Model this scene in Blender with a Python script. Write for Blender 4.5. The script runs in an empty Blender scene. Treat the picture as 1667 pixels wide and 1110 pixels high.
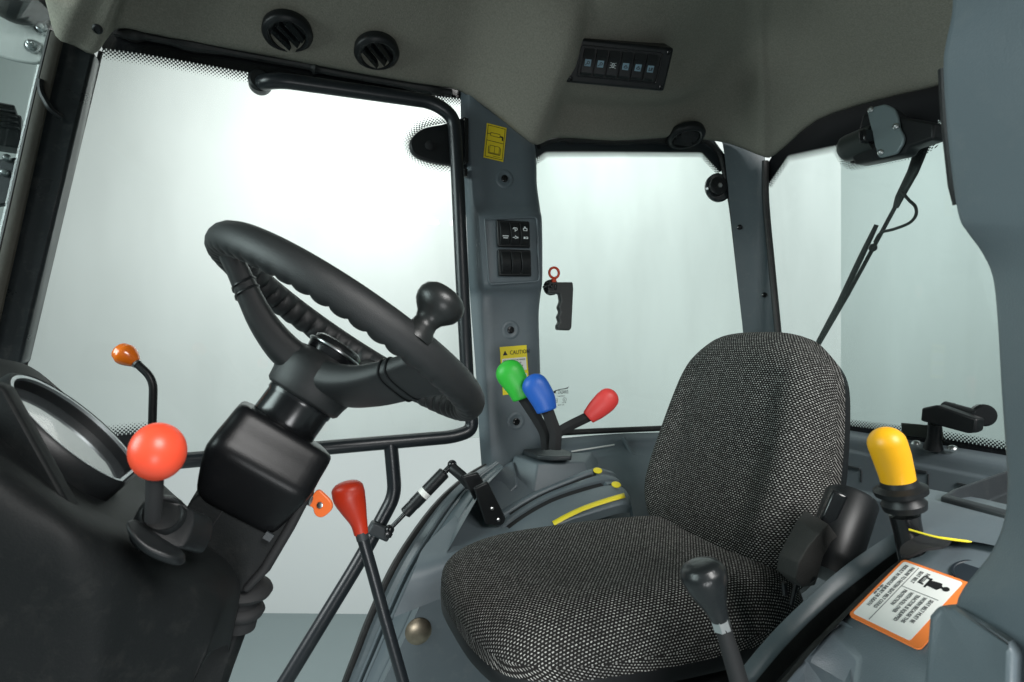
import bpy, bmesh, math, random
from mathutils import Vector, Matrix
from mathutils.bvhtree import BVHTree
random.seed(7)
S = bpy.context.scene
COL = S.collection

# ------------------------------------------------------------------ camera, light, exposure
H = 1.90                       # eye height above the studio floor
F = 926.0                      # focal length in photo pixels (1667 px wide)
YAW = math.radians(21.4)
SN, CS = math.sin(YAW), math.cos(YAW)
cd = bpy.data.cameras.new('camera'); cam = bpy.data.objects.new('camera', cd); COL.objects.link(cam)
cam.location = (0, 0, H); cam.rotation_euler = (math.pi/2, 0, -YAW)
cd.sensor_width = 36.0; cd.lens = 36.0*F/1667.0; cd.clip_start = 0.02; cd.clip_end = 200
cd.dof.use_dof = True; cd.dof.focus_distance = 1.15; cd.dof.aperture_fstop = 10.0
S.camera = cam

w = bpy.data.worlds.new('World'); S.world = w; w.use_nodes = True
bg = w.node_tree.nodes['Background']; bg.inputs[0].default_value = (0.80, 0.93, 0.95, 1); bg.inputs[1].default_value = 0.24

def area(name, loc, target, size, power, col=(1, 1, 1), size_y=None, spread=180):
    l = bpy.data.lights.new(name, 'AREA'); l.energy = power; l.color = col
    l.shape = 'RECTANGLE'; l.size = size; l.size_y = size_y or size; l.spread = math.radians(spread)
    o = bpy.data.objects.new(name, l); COL.objects.link(o); o.location = loc
    d = Vector(target)-Vector(loc); o.rotation_euler = d.to_track_quat('-Z', 'Y').to_euler()
    return o
def spot(name, loc, target, power, angle, blend, radius, col=(1, 1, 1)):
    l = bpy.data.lights.new(name, 'SPOT'); l.energy = power; l.color = col
    l.spot_size = math.radians(angle); l.spot_blend = blend; l.shadow_soft_size = radius
    o = bpy.data.objects.new(name, l); COL.objects.link(o); o.location = loc
    d = Vector(target)-Vector(loc); o.rotation_euler = d.to_track_quat('-Z', 'Y').to_euler()
    return o
area('backdrop_softbox', (0.2, 2.2, 3.9), (0.3, 4.6, 1.0), 2.4, 34, (0.95, 1.0, 0.975), 0.8)
spot('backdrop_spot', (0.3, 2.0, 3.7), (0.28, 4.6, 3.32), 135, 64, 1.0, 0.3, (1.0, 0.995, 0.99))
spot('backdrop_high_spot', (1.5, 2.1, 4.0), (2.15, 3.45, 3.22), 80, 48, 1.0, 0.15, (1.0, 0.995, 0.99))
area('left_backdrop_softbox', (-1.2, 2.5, 3.7), (-0.5, 4.8, 2.1), 1.6, 9, (0.99, 1.0, 0.96), 0.8)
area('rear_backdrop_softbox', (3.7, 1.1, 3.7), (5.0, 2.4, 1.5), 1.8, 50, (0.95, 1.0, 0.99), 0.8)
area('key_softbox', (0.75, -1.5, 3.42), (0.5, 0.9, 1.5), 1.3, 112, (1.0, 0.99, 0.97))
area('low_fill_softbox', (-0.05, -0.8, 1.20), (0.62, 1.2, 1.32), 0.5, 3.6, (0.97, 0.99, 1.0), 0.4, spread=95)
area('front_softbox', (-2.4, 0.7, 2.7), (0.4, 0.9, 1.5), 1.4, 100, (0.95, 0.99, 1.0))

S.view_settings.view_transform = 'Standard'
try: S.view_settings.look = 'None'
except Exception: pass
S.view_settings.exposure = 0.0; S.view_settings.gamma = 1.0; S.view_settings.use_curve_mapping = False
S.render.engine = 'CYCLES'
S.cycles.use_denoising = True
S.cycles.max_bounces = 8; S.cycles.transparent_max_bounces = 16
S.cycles.caustics_reflective = False; S.cycles.caustics_refractive = False
S.cycles.sample_clamp_indirect = 6

# ------------------------------------------------------------------ helpers
def P(u, v, Y=None, X=None, Z=None, t=None):
    a = (u-833.5)/F; b = (555.0-v)/F
    d = Vector((SN+a*CS, CS-a*SN, b))
    if t is None:
        if Y is not None: t = Y/d.y
        elif X is not None: t = X/d.x
        else: t = Z/d.z
    return Vector((d.x*t, d.y*t, H+d.z*t))
def ray(u, v):
    a = (u-833.5)/F; b = (555.0-v)/F
    return Vector((SN+a*CS, CS-a*SN, b)).normalized()
def W(x, y, h): return Vector((x, y, H+h))
VF = Vector((SN, CS, 0))

def catmull(p, n, closed=False):
    out = []; N = len(p); segs = N if closed else N-1
    for i in range(segs):
        if closed: p0, p1, p2, p3 = p[(i-1) % N], p[i], p[(i+1) % N], p[(i+2) % N]
        else:
            p1, p2 = p[i], p[i+1]
            p0 = p[i-1] if i > 0 else p1*2-p2
            p3 = p[i+2] if i+2 < N else p2*2-p1
        for k in range(n):
            t = k/n
            out.append(0.5*((2*p1)+(p2-p0)*t+(2*p0-5*p1+4*p2-p3)*t*t+(3*p1-p0-3*p2+p3)*t**3))
    if not closed: out.append(p[-1].copy())
    return out
def lin(p, n):
    out = []
    for i in range(len(p)-1):
        for k in range(n): out.append(p[i].lerp(p[i+1], k/n))
    out.append(p[-1].copy()); return out
def fillet(pts, rad, n=6):
    out = [pts[0].copy()]
    for i in range(1, len(pts)-1):
        a, b, c = pts[i-1], pts[i], pts[i+1]
        d1 = (a-b); d2 = (c-b)
        r = min(rad, d1.length*0.48, d2.length*0.48)
        s = b+d1.normalized()*r; e = b+d2.normalized()*r
        for k in range(n+1):
            t = k/n; out.append(s*(1-t)**2+b*2*t*(1-t)+e*t*t)
    out.append(pts[-1].copy()); return out
def frame(o, z, xh=Vector((1, 0, 0))):
    z = Vector(z).normalized(); x = Vector(xh); x = (x-z*x.dot(z))
    if x.length < 1e-5: x = z.orthogonal()
    x.normalize(); y = z.cross(x)
    M = Matrix((x, y, z)).transposed().to_4x4(); M.translation = o
    return M

LOC = {}
class MB:
    def __init__(s): s.v = []; s.f = []; s.uv = []
    def add(s, vs, fs, uvs=None):
        n = len(s.v); s.v += [Vector(x) for x in vs]; s.f += [[i+n for i in f] for f in fs]
        s.uv += list(uvs) if uvs else [(x[0], x[2]) for x in vs]
        return s
    def box(s, M, sx, sy, sz):
        vs = [M @ Vector((x*sx/2, y*sy/2, z*sz/2)) for x in (-1, 1) for y in (-1, 1) for z in (-1, 1)]
        return s.add(vs, [(0, 1, 3, 2), (4, 6, 7, 5), (0, 4, 5, 1), (2, 3, 7, 6), (0, 2, 6, 4), (1, 5, 7, 3)])
    def lathe(s, prof, M, n=32, cap0=True, cap1=True):
        vs = []; fs = []
        for r, z in prof:
            for k in range(n):
                a = 2*math.pi*k/n; vs.append(M @ Vector((r*math.cos(a), r*math.sin(a), z)))
        for i in range(len(prof)-1):
            for k in range(n):
                k2 = (k+1) % n; fs.append((i*n+k, i*n+k2, (i+1)*n+k2, (i+1)*n+k))
        if cap0: fs.append(tuple(reversed(range(n))))
        if cap1: fs.append(tuple(range((len(prof)-1)*n, len(prof)*n)))
        return s.add(vs, fs)
    def tube(s, pts, r, n=14, flat=1.0, axis=None, caps=True, closed=False):
        N = len(pts); rs = r if isinstance(r, (list, tuple)) else [r]*N
        vs = []; fs = []; nrm = None
        for i in range(N):
            if closed: t = (pts[(i+1) % N]-pts[i-1]).normalized()
            else: t = (pts[min(i+1, N-1)]-pts[max(i-1, 0)]).normalized()
            if axis is not None:
                b = (axis-t*axis.dot(t)).normalized(); a_ = t.cross(b)
            else:
                if nrm is None: nrm = t.orthogonal().normalized()
                nrm = (nrm-t*nrm.dot(t)).normalized(); a_ = nrm; b = t.cross(nrm)
            for k in range(n):
                q = 2*math.pi*k/n
                vs.append(pts[i]+a_*(math.cos(q)*rs[i])+b*(math.sin(q)*rs[i]*flat))
        for i in range(N if closed else N-1):
            j = (i+1) % N
            for k in range(n):
                k2 = (k+1) % n; fs.append((i*n+k, i*n+k2, j*n+k2, j*n+k))
        if caps and not closed:
            fs.append(tuple(reversed(range(n)))); fs.append(tuple(range((N-1)*n, N*n)))
        return s.add(vs, fs)
    def prism(s, out, d):
        n = len(out); d = Vector(d)
        vs = [Vector(p) for p in out]+[Vector(p)+d for p in out]
        fs = [tuple(range(n)), tuple(reversed(range(n, 2*n)))]
        for i in range(n): j = (i+1) % n; fs.append((i, i+n, j+n, j))
        return s.add(vs, fs)
    def grid(s, rows, closed=False, uv=None):
        m = len(rows[0]); vs = [p for r in rows for p in r]; fs = []
        for i in range(len(rows)-1):
            for k in range(m if closed else m-1):
                k2 = (k+1) % m; fs.append((i*m+k, i*m+k2, (i+1)*m+k2, (i+1)*m+k))
        return s.add(vs, fs, uv)
    def sphere(s, c, r, n=24, m=14, sc=(1, 1, 1), M=None):
        prof = [(max(1e-4, r*math.sin(math.pi*i/m)), -r*math.cos(math.pi*i/m)) for i in range(m+1)]
        M = M or Matrix.Translation(c)
        return s.lathe(prof, M @ Matrix.Diagonal((*sc, 1)), n)
    def bvh(s): return BVHTree.FromPolygons([tuple(v) for v in s.v], [tuple(f) for f in s.f])
    def build(s, name, mat, parent=None, smooth=35, bevel=0, seg=2, sub=0, solid=0, soff=1, base=None, local=False):
        me = bpy.data.meshes.new(name)
        if parent is not None: o0 = LOC.get(parent.name, Vector((0, 0, 0)))
        elif local: o0 = Vector((0, 0, 0))
        elif base is not None: o0 = Vector(base)
        else:
            xs = [v.x for v in s.v]; ys = [v.y for v in s.v]; zs = [v.z for v in s.v]
            o0 = Vector(((min(xs)+max(xs))/2, (min(ys)+max(ys))/2, min(zs)))
        me.from_pydata([tuple(v-o0) for v in s.v], [], s.f)
        ul = me.uv_layers.new(name='UVMap')
        for l in me.loops: ul.data[l.index].uv = s.uv[l.vertex_index]
        bm = bmesh.new(); bm.from_mesh(me); bmesh.ops.recalc_face_normals(bm, faces=bm.faces); bm.to_mesh(me); bm.free()
        me.update()
        if smooth:
            me.shade_smooth(); me.set_sharp_from_angle(angle=math.radians(smooth))
        me.materials.append(mat)
        o = bpy.data.objects.new(name, me); COL.objects.link(o)
        if parent is not None: o.parent = parent; LOC[o.name] = o0
        else: o.location = o0; LOC[o.name] = o0
        if solid:
            m = o.modifiers.new('solid', 'SOLIDIFY'); m.thickness = solid; m.offset = soff
        if sub:
            m = o.modifiers.new('sub', 'SUBSURF'); m.levels = sub; m.render_levels = sub
        if bevel:
            m = o.modifiers.new('bev', 'BEVEL'); m.width = bevel; m.segments = seg; m.limit_method = 'ANGLE'; m.angle_limit = math.radians(32)
            m.harden_normals = False
            if smooth: me.set_sharp_from_angle(angle=math.radians(80))
        return o
def tag(o, label, cat, group=None):
    o['label'] = label; o['category'] = cat
    if group: o['group'] = group
    return o
def thing(name, loc, label, cat, group=None):
    o = bpy.data.objects.new(name, None); COL.objects.link(o); o.empty_display_size = 0.05
    o.location = loc; LOC[o.name] = Vector(loc)
    return tag(o, label, cat, group)
def copy_tree(o, parent=None):
    c = o.copy(); COL.objects.link(c)
    if parent is not None: c.parent = parent
    for ch in list(o.children): copy_tree(ch, c)
    return c
def textmesh(txt, size, M, depth=0.0003, align='LEFT', sx=1.0, mirror=False):
    cu = bpy.data.curves.new('lettering', 'FONT'); cu.body = txt; cu.size = size; cu.extrude = depth; cu.align_x = align
    cu.resolution_u = 2
    ob = bpy.data.objects.new('lettering', cu); COL.objects.link(ob)
    dg = bpy.context.evaluated_depsgraph_get(); me = bpy.data.meshes.new_from_object(ob.evaluated_get(dg))
    m = MB(); k = -1 if mirror else 1
    m.add([M @ Vector((v.co.x*sx*k, v.co.y, v.co.z)) for v in me.vertices], [tuple(p.vertices) for p in me.polygons])
    bpy.data.objects.remove(ob); bpy.data.meshes.remove(me); bpy.data.curves.remove(cu)
    return m

# ------------------------------------------------------------------ materials
def mat(name, col, rough=0.5, metal=0.0, bump=0.0, bscale=900, var=0.0, vscale=6, coat=0.0, spec=0.5, rvar=0.0, dust=0.0):
    m = bpy.data.materials.new(name); m.use_nodes = True
    nt = m.node_tree; b = nt.nodes['Principled BSDF']
    b.inputs['Base Color'].default_value = (*col, 1); b.inputs['Roughness'].default_value = rough
    b.inputs['Metallic'].default_value = metal; b.inputs['Specular IOR Level'].default_value = spec
    if coat: b.inputs['Coat Weight'].default_value = coat; b.inputs['Coat Roughness'].default_value = 0.12
    tc = nt.nodes.new('ShaderNodeTexCoord')
    if var or rvar:
        n = nt.nodes.new('ShaderNodeTexNoise'); n.inputs['Scale'].default_value = vscale; n.inputs['Detail'].default_value = 6
        nt.links.new(tc.outputs['Object'], n.inputs['Vector'])
        if var:
            mx = nt.nodes.new('ShaderNodeMix'); mx.data_type = 'RGBA'
            mx.inputs['A'].default_value = (*[c*(1-var) for c in col], 1); mx.inputs['B'].default_value = (*[min(1, c*(1+var)) for c in col], 1)
            nt.links.new(n.outputs['Fac'], mx.inputs['Factor']); nt.links.new(mx.outputs['Result'], b.inputs['Base Color'])
        if rvar:
            mr = nt.nodes.new('ShaderNodeMapRange'); mr.inputs['To Min'].default_value = rough-rvar; mr.inputs['To Max'].default_value = rough+rvar
            nt.links.new(n.outputs['Fac'], mr.inputs['Value']); nt.links.new(mr.outputs['Result'], b.inputs['Roughness'])
    if dust:
        n3 = nt.nodes.new('ShaderNodeTexNoise'); n3.inputs['Scale'].default_value = 38; n3.inputs['Detail'].default_value = 12; n3.inputs['Roughness'].default_value = 0.75
        nt.links.new(tc.outputs['Object'], n3.inputs['Vector'])
        r3 = nt.nodes.new('ShaderNodeMapRange'); r3.inputs['From Min'].default_value = 0.52; r3.inputs['From Max'].default_value = 0.78; r3.inputs['To Max'].default_value = dust
        nt.links.new(n3.outputs['Fac'], r3.inputs['Value'])
        m3 = nt.nodes.new('ShaderNodeMix'); m3.data_type = 'RGBA'; m3.inputs['B'].default_value = (0.32, 0.31, 0.28, 1)
        nt.links.new(r3.outputs['Result'], m3.inputs['Factor'])
        src = b.inputs['Base Color'].links
        if src: nt.links.new(src[0].from_socket, m3.inputs['A'])
        else: m3.inputs['A'].default_value = (*col, 1)
        nt.links.new(m3.outputs['Result'], b.inputs['Base Color'])
    if bump:
        n2 = nt.nodes.new('ShaderNodeTexNoise'); n2.inputs['Scale'].default_value = bscale; n2.inputs['Detail'].default_value = 2
        nt.links.new(tc.outputs['Object'], n2.inputs['Vector'])
        bp = nt.nodes.new('ShaderNodeBump'); bp.inputs['Strength'].default_value = bump; bp.inputs['Distance'].default_value = 0.001
        nt.links.new(n2.outputs['Fac'], bp.inputs['Height']); nt.links.new(bp.outputs['Normal'], b.inputs['Normal'])
    return m
GREY = mat('grey_moulded_plastic', (0.112, 0.140, 0.156), 0.42, bump=0.25, bscale=700, var=0.14, vscale=7, rvar=0.07, dust=0.1)
GREYD = mat('dark_grey_plastic', (0.030, 0.036, 0.040), 0.5, bump=0.25, bscale=700, var=0.1, dust=0.08)
GREYP = mat('grey_painted_steel', (0.102, 0.128, 0.140), 0.36, bump=0.05, bscale=250, var=0.12, vscale=4, rvar=0.08, dust=0.16)
LINING = mat('felt_lining', (0.262, 0.252, 0.212), 0.95, bump=1.0, bscale=420, var=0.35, vscale=260, spec=0.1)
BLK = mat('black_plastic', (0.009, 0.0105, 0.0115), 0.42, bump=0.12, bscale=900, rvar=0.05, dust=0.025, spec=0.38)
BLKG = mat('black_gloss', (0.008, 0.009, 0.010), 0.22, rvar=0.06, vscale=12)
COVM = mat('column_cover_plastic', (0.0055, 0.006, 0.0068), 0.34, bump=0.12, bscale=700, rvar=0.05, dust=0.012, spec=0.22)
BLKM = mat('black_matt', (0.010, 0.011, 0.012), 0.75)
DASH = mat('dash_plastic', (0.0055, 0.007, 0.0075), 0.62, bump=0.2, bscale=500, var=0.1, spec=0.22, dust=0.035)
RUB = mat('black_rubber', (0.010, 0.011, 0.011), 0.55, bump=0.3, bscale=300, dust=0.08)
WHEELM = mat('soft_black_foam', (0.018, 0.020, 0.021), 0.48, bump=0.4, bscale=1100, rvar=0.05, dust=0.03)
TUBEM = mat('black_powder_coat', (0.010, 0.013, 0.016), 0.33, bump=0.15, bscale=400, dust=0.04)
GRNT = mat('green_rubber', (0.035, 0.50, 0.045), 0.42, var=0.05)
BLUT = mat('blue_rubber', (0.018, 0.12, 0.52), 0.42, var=0.05)
REDT = mat('coral_red_rubber', (0.78, 0.060, 0.055), 0.45, var=0.05)
REDK = mat('red_plastic', (0.52, 0.030, 0.008), 0.40, bump=0.2, bscale=60, var=0.08, dust=0.06)
ORBALL = mat('orange_red_plastic', (0.90, 0.088, 0.038), 0.36, var=0.03, dust=0.05)
ORK = mat('orange_plastic', (0.90, 0.19, 0.012), 0.22, var=0.08, vscale=30, coat=0.4)
ORKEY = mat('orange_key_plastic', (0.88, 0.17, 0.035), 0.4)
YEL = mat('yellow_plastic', (0.97, 0.47, 0.012), 0.40, var=0.05, dust=0.05)
YSTK = mat('yellow_sticker', (0.80, 0.62, 0.020), 0.45)
YSTRIP = mat('bright_yellow_strip', (0.90, 0.74, 0.03), 0.45)
WSTK = mat('white_sticker', (0.86, 0.86, 0.82), 0.45)
OSTK = mat('orange_sticker', (0.92, 0.24, 0.055), 0.4)
INK = mat('black_ink', (0.015, 0.015, 0.016), 0.5)
INKG = mat('grey_ink', (0.16, 0.16, 0.16), 0.5)
STEEL = mat('zinc_steel', (0.55, 0.57, 0.57), 0.32, metal=1.0, bump=0.1, bscale=200)
BRASS = mat('tarnished_cap', (0.22, 0.19, 0.14), 0.35, metal=0.85, var=0.45, vscale=60)
ICON = mat('pale_icon', (0.48, 0.58, 0.64), 0.5)
ICONB = mat('pale_blue_lens', (0.20, 0.31, 0.38), 0.4)
WHITEI = mat('white_icon', (0.80, 0.85, 0.85), 0.5)
WHITEP = mat('white_painted_steel', (0.62, 0.64, 0.62), 0.4, var=0.15, vscale=10)
SILV = mat('silver_trim', (0.30, 0.33, 0.34), 0.38, metal=0.8)
CLEARC = mat('smoked_cluster_lens', (0.055, 0.062, 0.066), 0.04, spec=0.9, coat=0.28)
FLOORM = mat('studio_floor_paint', (0.23, 0.28, 0.285), 0.5, var=0.12, vscale=0.8)
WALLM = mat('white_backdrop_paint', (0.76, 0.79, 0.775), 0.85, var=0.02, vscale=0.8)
WALL2M = mat('reflection_tone_paint', (0.62, 0.69, 0.675), 0.85, var=0.03, vscale=0.8)
WEB = mat('belt_webbing', (0.034, 0.034, 0.032), 0.8, bump=0.8, bscale=450)
SEALB = mat('worn_rubber_seal', (0.045, 0.040, 0.030), 0.7, bump=0.6, bscale=120, var=0.4, vscale=25)

def glass(name, tint, refl=1.0):
    m = bpy.data.materials.new(name); m.use_nodes = True; nt = m.node_tree; nt.nodes.clear()
    out = nt.nodes.new('ShaderNodeOutputMaterial'); tr = nt.nodes.new('ShaderNodeBsdfTransparent'); gl = nt.nodes.new('ShaderNodeBsdfGlossy')
    tr.inputs[0].default_value = (*tint, 1); gl.inputs['Roughness'].default_value = 0.0
    lw = nt.nodes.new('ShaderNodeLayerWeight'); lw.inputs[0].default_value = 0.5
    pw = nt.nodes.new('ShaderNodeMath'); pw.operation = 'POWER'; pw.inputs[1].default_value = 4.0
    ml = nt.nodes.new('ShaderNodeMath'); ml.operation = 'MULTIPLY_ADD'; ml.inputs[1].default_value = 0.8*refl; ml.inputs[2].default_value = 0.03*refl
    mx = nt.nodes.new('ShaderNodeMixShader')
    nt.links.new(lw.outputs['Facing'], pw.inputs[0]); nt.links.new(pw.outputs[0], ml.inputs[0]); nt.links.new(ml.outputs[0], mx.inputs[0])
    nt.links.new(tr.outputs[0], mx.inputs[1]); nt.links.new(gl.outputs[0], mx.inputs[2])
    tc = nt.nodes.new('ShaderNodeTexCoord'); mp = nt.nodes.new('ShaderNodeMapping'); mp.inputs['Scale'].default_value = (3.2, 3.2, 1.1); mp.inputs['Rotation'].default_value = (0, 0.3, 0)
    nz = nt.nodes.new('ShaderNodeTexNoise'); nz.inputs['Scale'].default_value = 1.1; nz.inputs['Detail'].default_value = 4; nz.inputs['Roughness'].default_value = 0.5
    nt.links.new(tc.outputs['Object'], mp.inputs[0]); nt.links.new(mp.outputs[0], nz.inputs['Vector'])
    mr = nt.nodes.new('ShaderNodeMapRange'); mr.inputs['From Min'].default_value = 0.42; mr.inputs['From Max'].default_value = 0.78; mr.inputs['To Max'].default_value = 0.10
    nt.links.new(nz.outputs['Fac'], mr.inputs['Value'])
    df = nt.nodes.new('ShaderNodeBsdfDiffuse'); df.inputs[0].default_value = (0.42, 0.47, 0.45, 1)
    m2 = nt.nodes.new('ShaderNodeMixShader'); nt.links.new(mr.outputs['Result'], m2.inputs[0]); nt.links.new(mx.outputs[0], m2.inputs[1]); nt.links.new(df.outputs[0], m2.inputs[2]); nt.links.new(m2.outputs[0], out.inputs[0])
    return m
GL_DOOR = glass('door_glass', (0.965, 0.985, 0.975))
GL_SIDE = glass('side_glass', (0.885, 0.93, 0.915))
GL_REAR = glass('rear_glass', (0.87, 0.905, 0.895))
GL_WIND = glass('windscreen_glass', (0.74, 0.80, 0.79))

def frit_mat():
    m = bpy.data.materials.new('dotted_frit'); m.use_nodes = True; nt = m.node_tree; nt.nodes.clear()
    N = nt.nodes.new; L = nt.links.new
    out = N('ShaderNodeOutputMaterial'); tr = N('ShaderNodeBsdfTransparent'); bk = N('ShaderNodeBsdfPrincipled')
    bk.inputs['Base Color'].default_value = (0.010, 0.014, 0.016, 1); bk.inputs['Roughness'].default_value = 0.3
    uv = N('ShaderNodeUVMap'); sp = N('ShaderNodeSeparateXYZ'); L(uv.outputs[0], sp.inputs[0])
    def M(op, a, b=None, c=None):
        n = N('ShaderNodeMath'); n.operation = op
        for i, x in enumerate((a, b, c)):
            if x is None: continue
            if isinstance(x, (int, float)): n.inputs[i].default_value = x
            else: L(x, n.inputs[i])
        return n.outputs[0]
    c = 0.0080
    # uv: x metres along the edge, y metres from the solid band outwards
    vx = M('DIVIDE', sp.outputs[0], c); vy = M('DIVIDE', sp.outputs[1], c*0.5)
    row = M('FLOOR', vy); off = M('MULTIPLY', M('MODULO', row, 2.0), 0.5)
    fx = M('SUBTRACT', M('FRACT', M('ADD', vx, off)), 0.5); fy = M('MULTIPLY', M('SUBTRACT', M('FRACT', vy), 0.5), 0.5)
    d = M('SQRT', M('ADD', M('MULTIPLY', fx, fx), M('MULTIPLY', fy, fy)))
    rad = M('SUBTRACT', 0.42, M('MULTIPLY', sp.outputs[1], 13.0))
    mask = M('LESS_THAN', d, rad)
    mx = N('ShaderNodeMixShader'); L(mask, mx.inputs[0]); L(tr.outputs[0], mx.inputs[1]); L(bk.outputs[0], mx.inputs[2]); L(mx.outputs[0], out.inputs[0])
    return m
FRIT = frit_mat()

def fabric_mat():
    m = bpy.data.materials.new('woven_seat_fabric'); m.use_nodes = True; nt = m.node_tree
    N = nt.nodes.new; L = nt.links.new; b = nt.nodes['Principled BSDF']
    b.inputs['Roughness'].default_value = 0.9; b.inputs['Specular IOR Level'].default_value = 0.15
    uv = N('ShaderNodeUVMap'); 
    nz = N('ShaderNodeTexNoise'); nz.inputs['Scale'].default_value = 140; L(uv.outputs[0], nz.inputs['Vector'])
    vs = N('ShaderNodeVectorMath'); vs.operation = 'SCALE'; vs.inputs['Scale'].default_value = 0.0022
    sb = N('ShaderNodeVectorMath'); sb.operation = 'SUBTRACT'; sb.inputs[1].default_value = (0.5, 0.5, 0.5)
    L(nz.outputs['Color'], sb.inputs[0]); L(sb.outputs[0], vs.inputs[0])
    ad = N('ShaderNodeVectorMath'); L(uv.outputs[0], ad.inputs[0]); L(vs.outputs[0], ad.inputs[1])
    sp = N('ShaderNodeSeparateXYZ'); L(ad.outputs[0], sp.inputs[0])
    def M(op, a, b_=None):
        n = N('ShaderNodeMath'); n.operation = op
        for i, x in enumerate((a, b_)):
            if x is None: continue
            if isinstance(x, (int, float)): n.inputs[i].default_value = x
            else: L(x, n.inputs[i])
        return n.outputs[0]
    vx = M('DIVIDE', sp.outputs[0], 0.0064); vy = M('DIVIDE', sp.outputs[1], 0.0041)
    row = M('FLOOR', vy); off = M('MULTIPLY', M('ABSOLUTE', M('MODULO', row, 2.0)), 0.5)
    vx2 = M('ADD', vx, off)
    fx = M('SUBTRACT', M('FRACT', vx2), 0.5); fy = M('SUBTRACT', M('FRACT', vy), 0.5)
    e = M('ADD', M('POWER', M('ABSOLUTE', M('DIVIDE', fx, 0.285)), 2.0), M('POWER', M('ABSOLUTE', M('DIVIDE', fy, 0.215)), 2.0))
    mask = M('LESS_THAN', e, 1.0)
    wn = N('ShaderNodeTexWhiteNoise'); wn.noise_dimensions = '2D'; cb = N('ShaderNodeCombineXYZ')
    L(M('FLOOR', vx2), cb.inputs[0]); L(row, cb.inputs[1]); L(cb.outputs[0], wn.inputs['Vector'])
    br = N('ShaderNodeMapRange'); br.inputs['To Min'].default_value = 0.24; br.inputs['To Max'].default_value = 0.56; L(wn.outputs['Value'], br.inputs['Value'])
    hs = N('ShaderNodeCombineColor'); L(br.outputs[0], hs.inputs[0]); L(br.outputs[0], hs.inputs[1]); L(M('MULTIPLY', br.outputs[0], 0.95), hs.inputs[2])
    n2 = N('ShaderNodeTexNoise'); n2.inputs['Scale'].default_value = 900; L(uv.outputs[0], n2.inputs['Vector'])
    r2 = N('ShaderNodeMix'); r2.data_type = 'RGBA'; r2.inputs['A'].default_value = (0.008, 0.008, 0.008, 1); r2.inputs['B'].default_value = (0.026, 0.0255, 0.024, 1); L(n2.outputs['Fac'], r2.inputs['Factor'])
    mx = N('ShaderNodeMix'); mx.data_type = 'RGBA'; L(mask, mx.inputs['Factor']); L(r2.outputs['Result'], mx.inputs['A']); L(hs.outputs[0], mx.inputs['B'])
    L(mx.outputs['Result'], b.inputs['Base Color'])
    bp = N('ShaderNodeBump'); bp.inputs['Strength'].default_value = 0.6; bp.inputs['Distance'].default_value = 0.001
    L(M('SUBTRACT', 1.0, M('MINIMUM', e, 1.0)), bp.inputs['Height']); L(bp.outputs[0], b.inputs['Normal'])
    return m
FABRIC = fabric_mat()

# ------------------------------------------------------------------ studio setting
def struct(o): o['kind'] = 'structure'; return o
m = MB(); m.prism([Vector((-14, -9, 0)), Vector((14, -9, 0)), Vector((14, 14, 0)), Vector((-14, 14, 0))], (0, 0, -0.05))
struct(m.build('floor', FLOORM, smooth=0))
def wallseg(name, u0, t0, u1, t1, mt, hh=6):
    a = P(u0, 555, t=t0); b = P(u1, 555, t=t1); a.z = b.z = -0.0
    m = MB(); d = (b-a).normalized(); nrm = Vector((-d.y, d.x, 0))*0.1
    m.prism([a, b, b+Vector((0, 0, hh)), a+Vector((0, 0, hh))], nrm); return struct(m.build(name, mt, smooth=0))
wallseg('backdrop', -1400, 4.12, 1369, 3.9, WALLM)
wallseg('reflection_backdrop', 1290, 4.5, 3600, 3.6, WALL2M)  # added darker wall; its edge and tone stand in for overlapping window reflections

# ------------------------------------------------------------------ cab shell
def strip(name, edge, inward, width, parent, mt=FRIT):
    """dotted border strip along an edge polyline (solid side first)"""
    L = [0.0]
    for i in range(1, len(edge)): L.append(L[-1]+(edge[i]-edge[i-1]).length)
    m = MB(); m.grid([edge, [p+inward[i]*width for i, p in enumerate(edge)]], uv=[(l, 0.0) for l in L]+[(l, width) for l in L])
    return m.build(name, mt, parent, smooth=0)
def flatpoly(pix, **k): return [P(u, v, **k) for u, v in pix]

# roof lining
roof = []
for u, v, kw in [(40, -70, dict(Y=1.30)), (72, -5, dict(Y=1.38)), (90, 58, dict(Y=1.41)), (120, 74, dict(Y=1.43)), (150, 88, dict(Y=1.44)), (166, 70, dict(Y=1.45)), (190, 47, dict(Y=1.46)),
                 (235, 53, dict(Y=1.46)), (300, 66, dict(Y=1.46)), (430, 90, dict(Y=1.46)), (560, 115, dict(Y=1.46)), (690, 138, dict(Y=1.46)), (748, 148, dict(Y=1.455)),
                 (805, 186, dict(Y=1.43)), (850, 222, dict(Y=1.42)), (874, 236, dict(Y=1.43)), (905, 224, dict(Y=1.46)), (1000, 229, dict(Y=1.46)), (1090, 224, dict(Y=1.46)), (1168, 230, dict(Y=1.45)),
                 (1205, 240, dict(Y=1.42)), (1240, 254, dict(X=1.37)), (1262, 252, dict(X=1.40)), (1330, 196, dict(X=1.40)), (1430, 163, dict(X=1.40)), (1540, 136, dict(X=1.40)), (1660, 90, dict(X=1.40))]:
    roof.append(P(u, v, **kw))
roof += [W(1.38, 0.25, 0.66), W(1.2, -0.05, 0.66), W(0.4, -0.12, 0.68), W(-0.40, -0.08, 0.68), W(-0.62, 0.3, 0.74), W(-0.60, 0.9, 0.74)]
cen = W(0.45, 0.62, 0)
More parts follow.
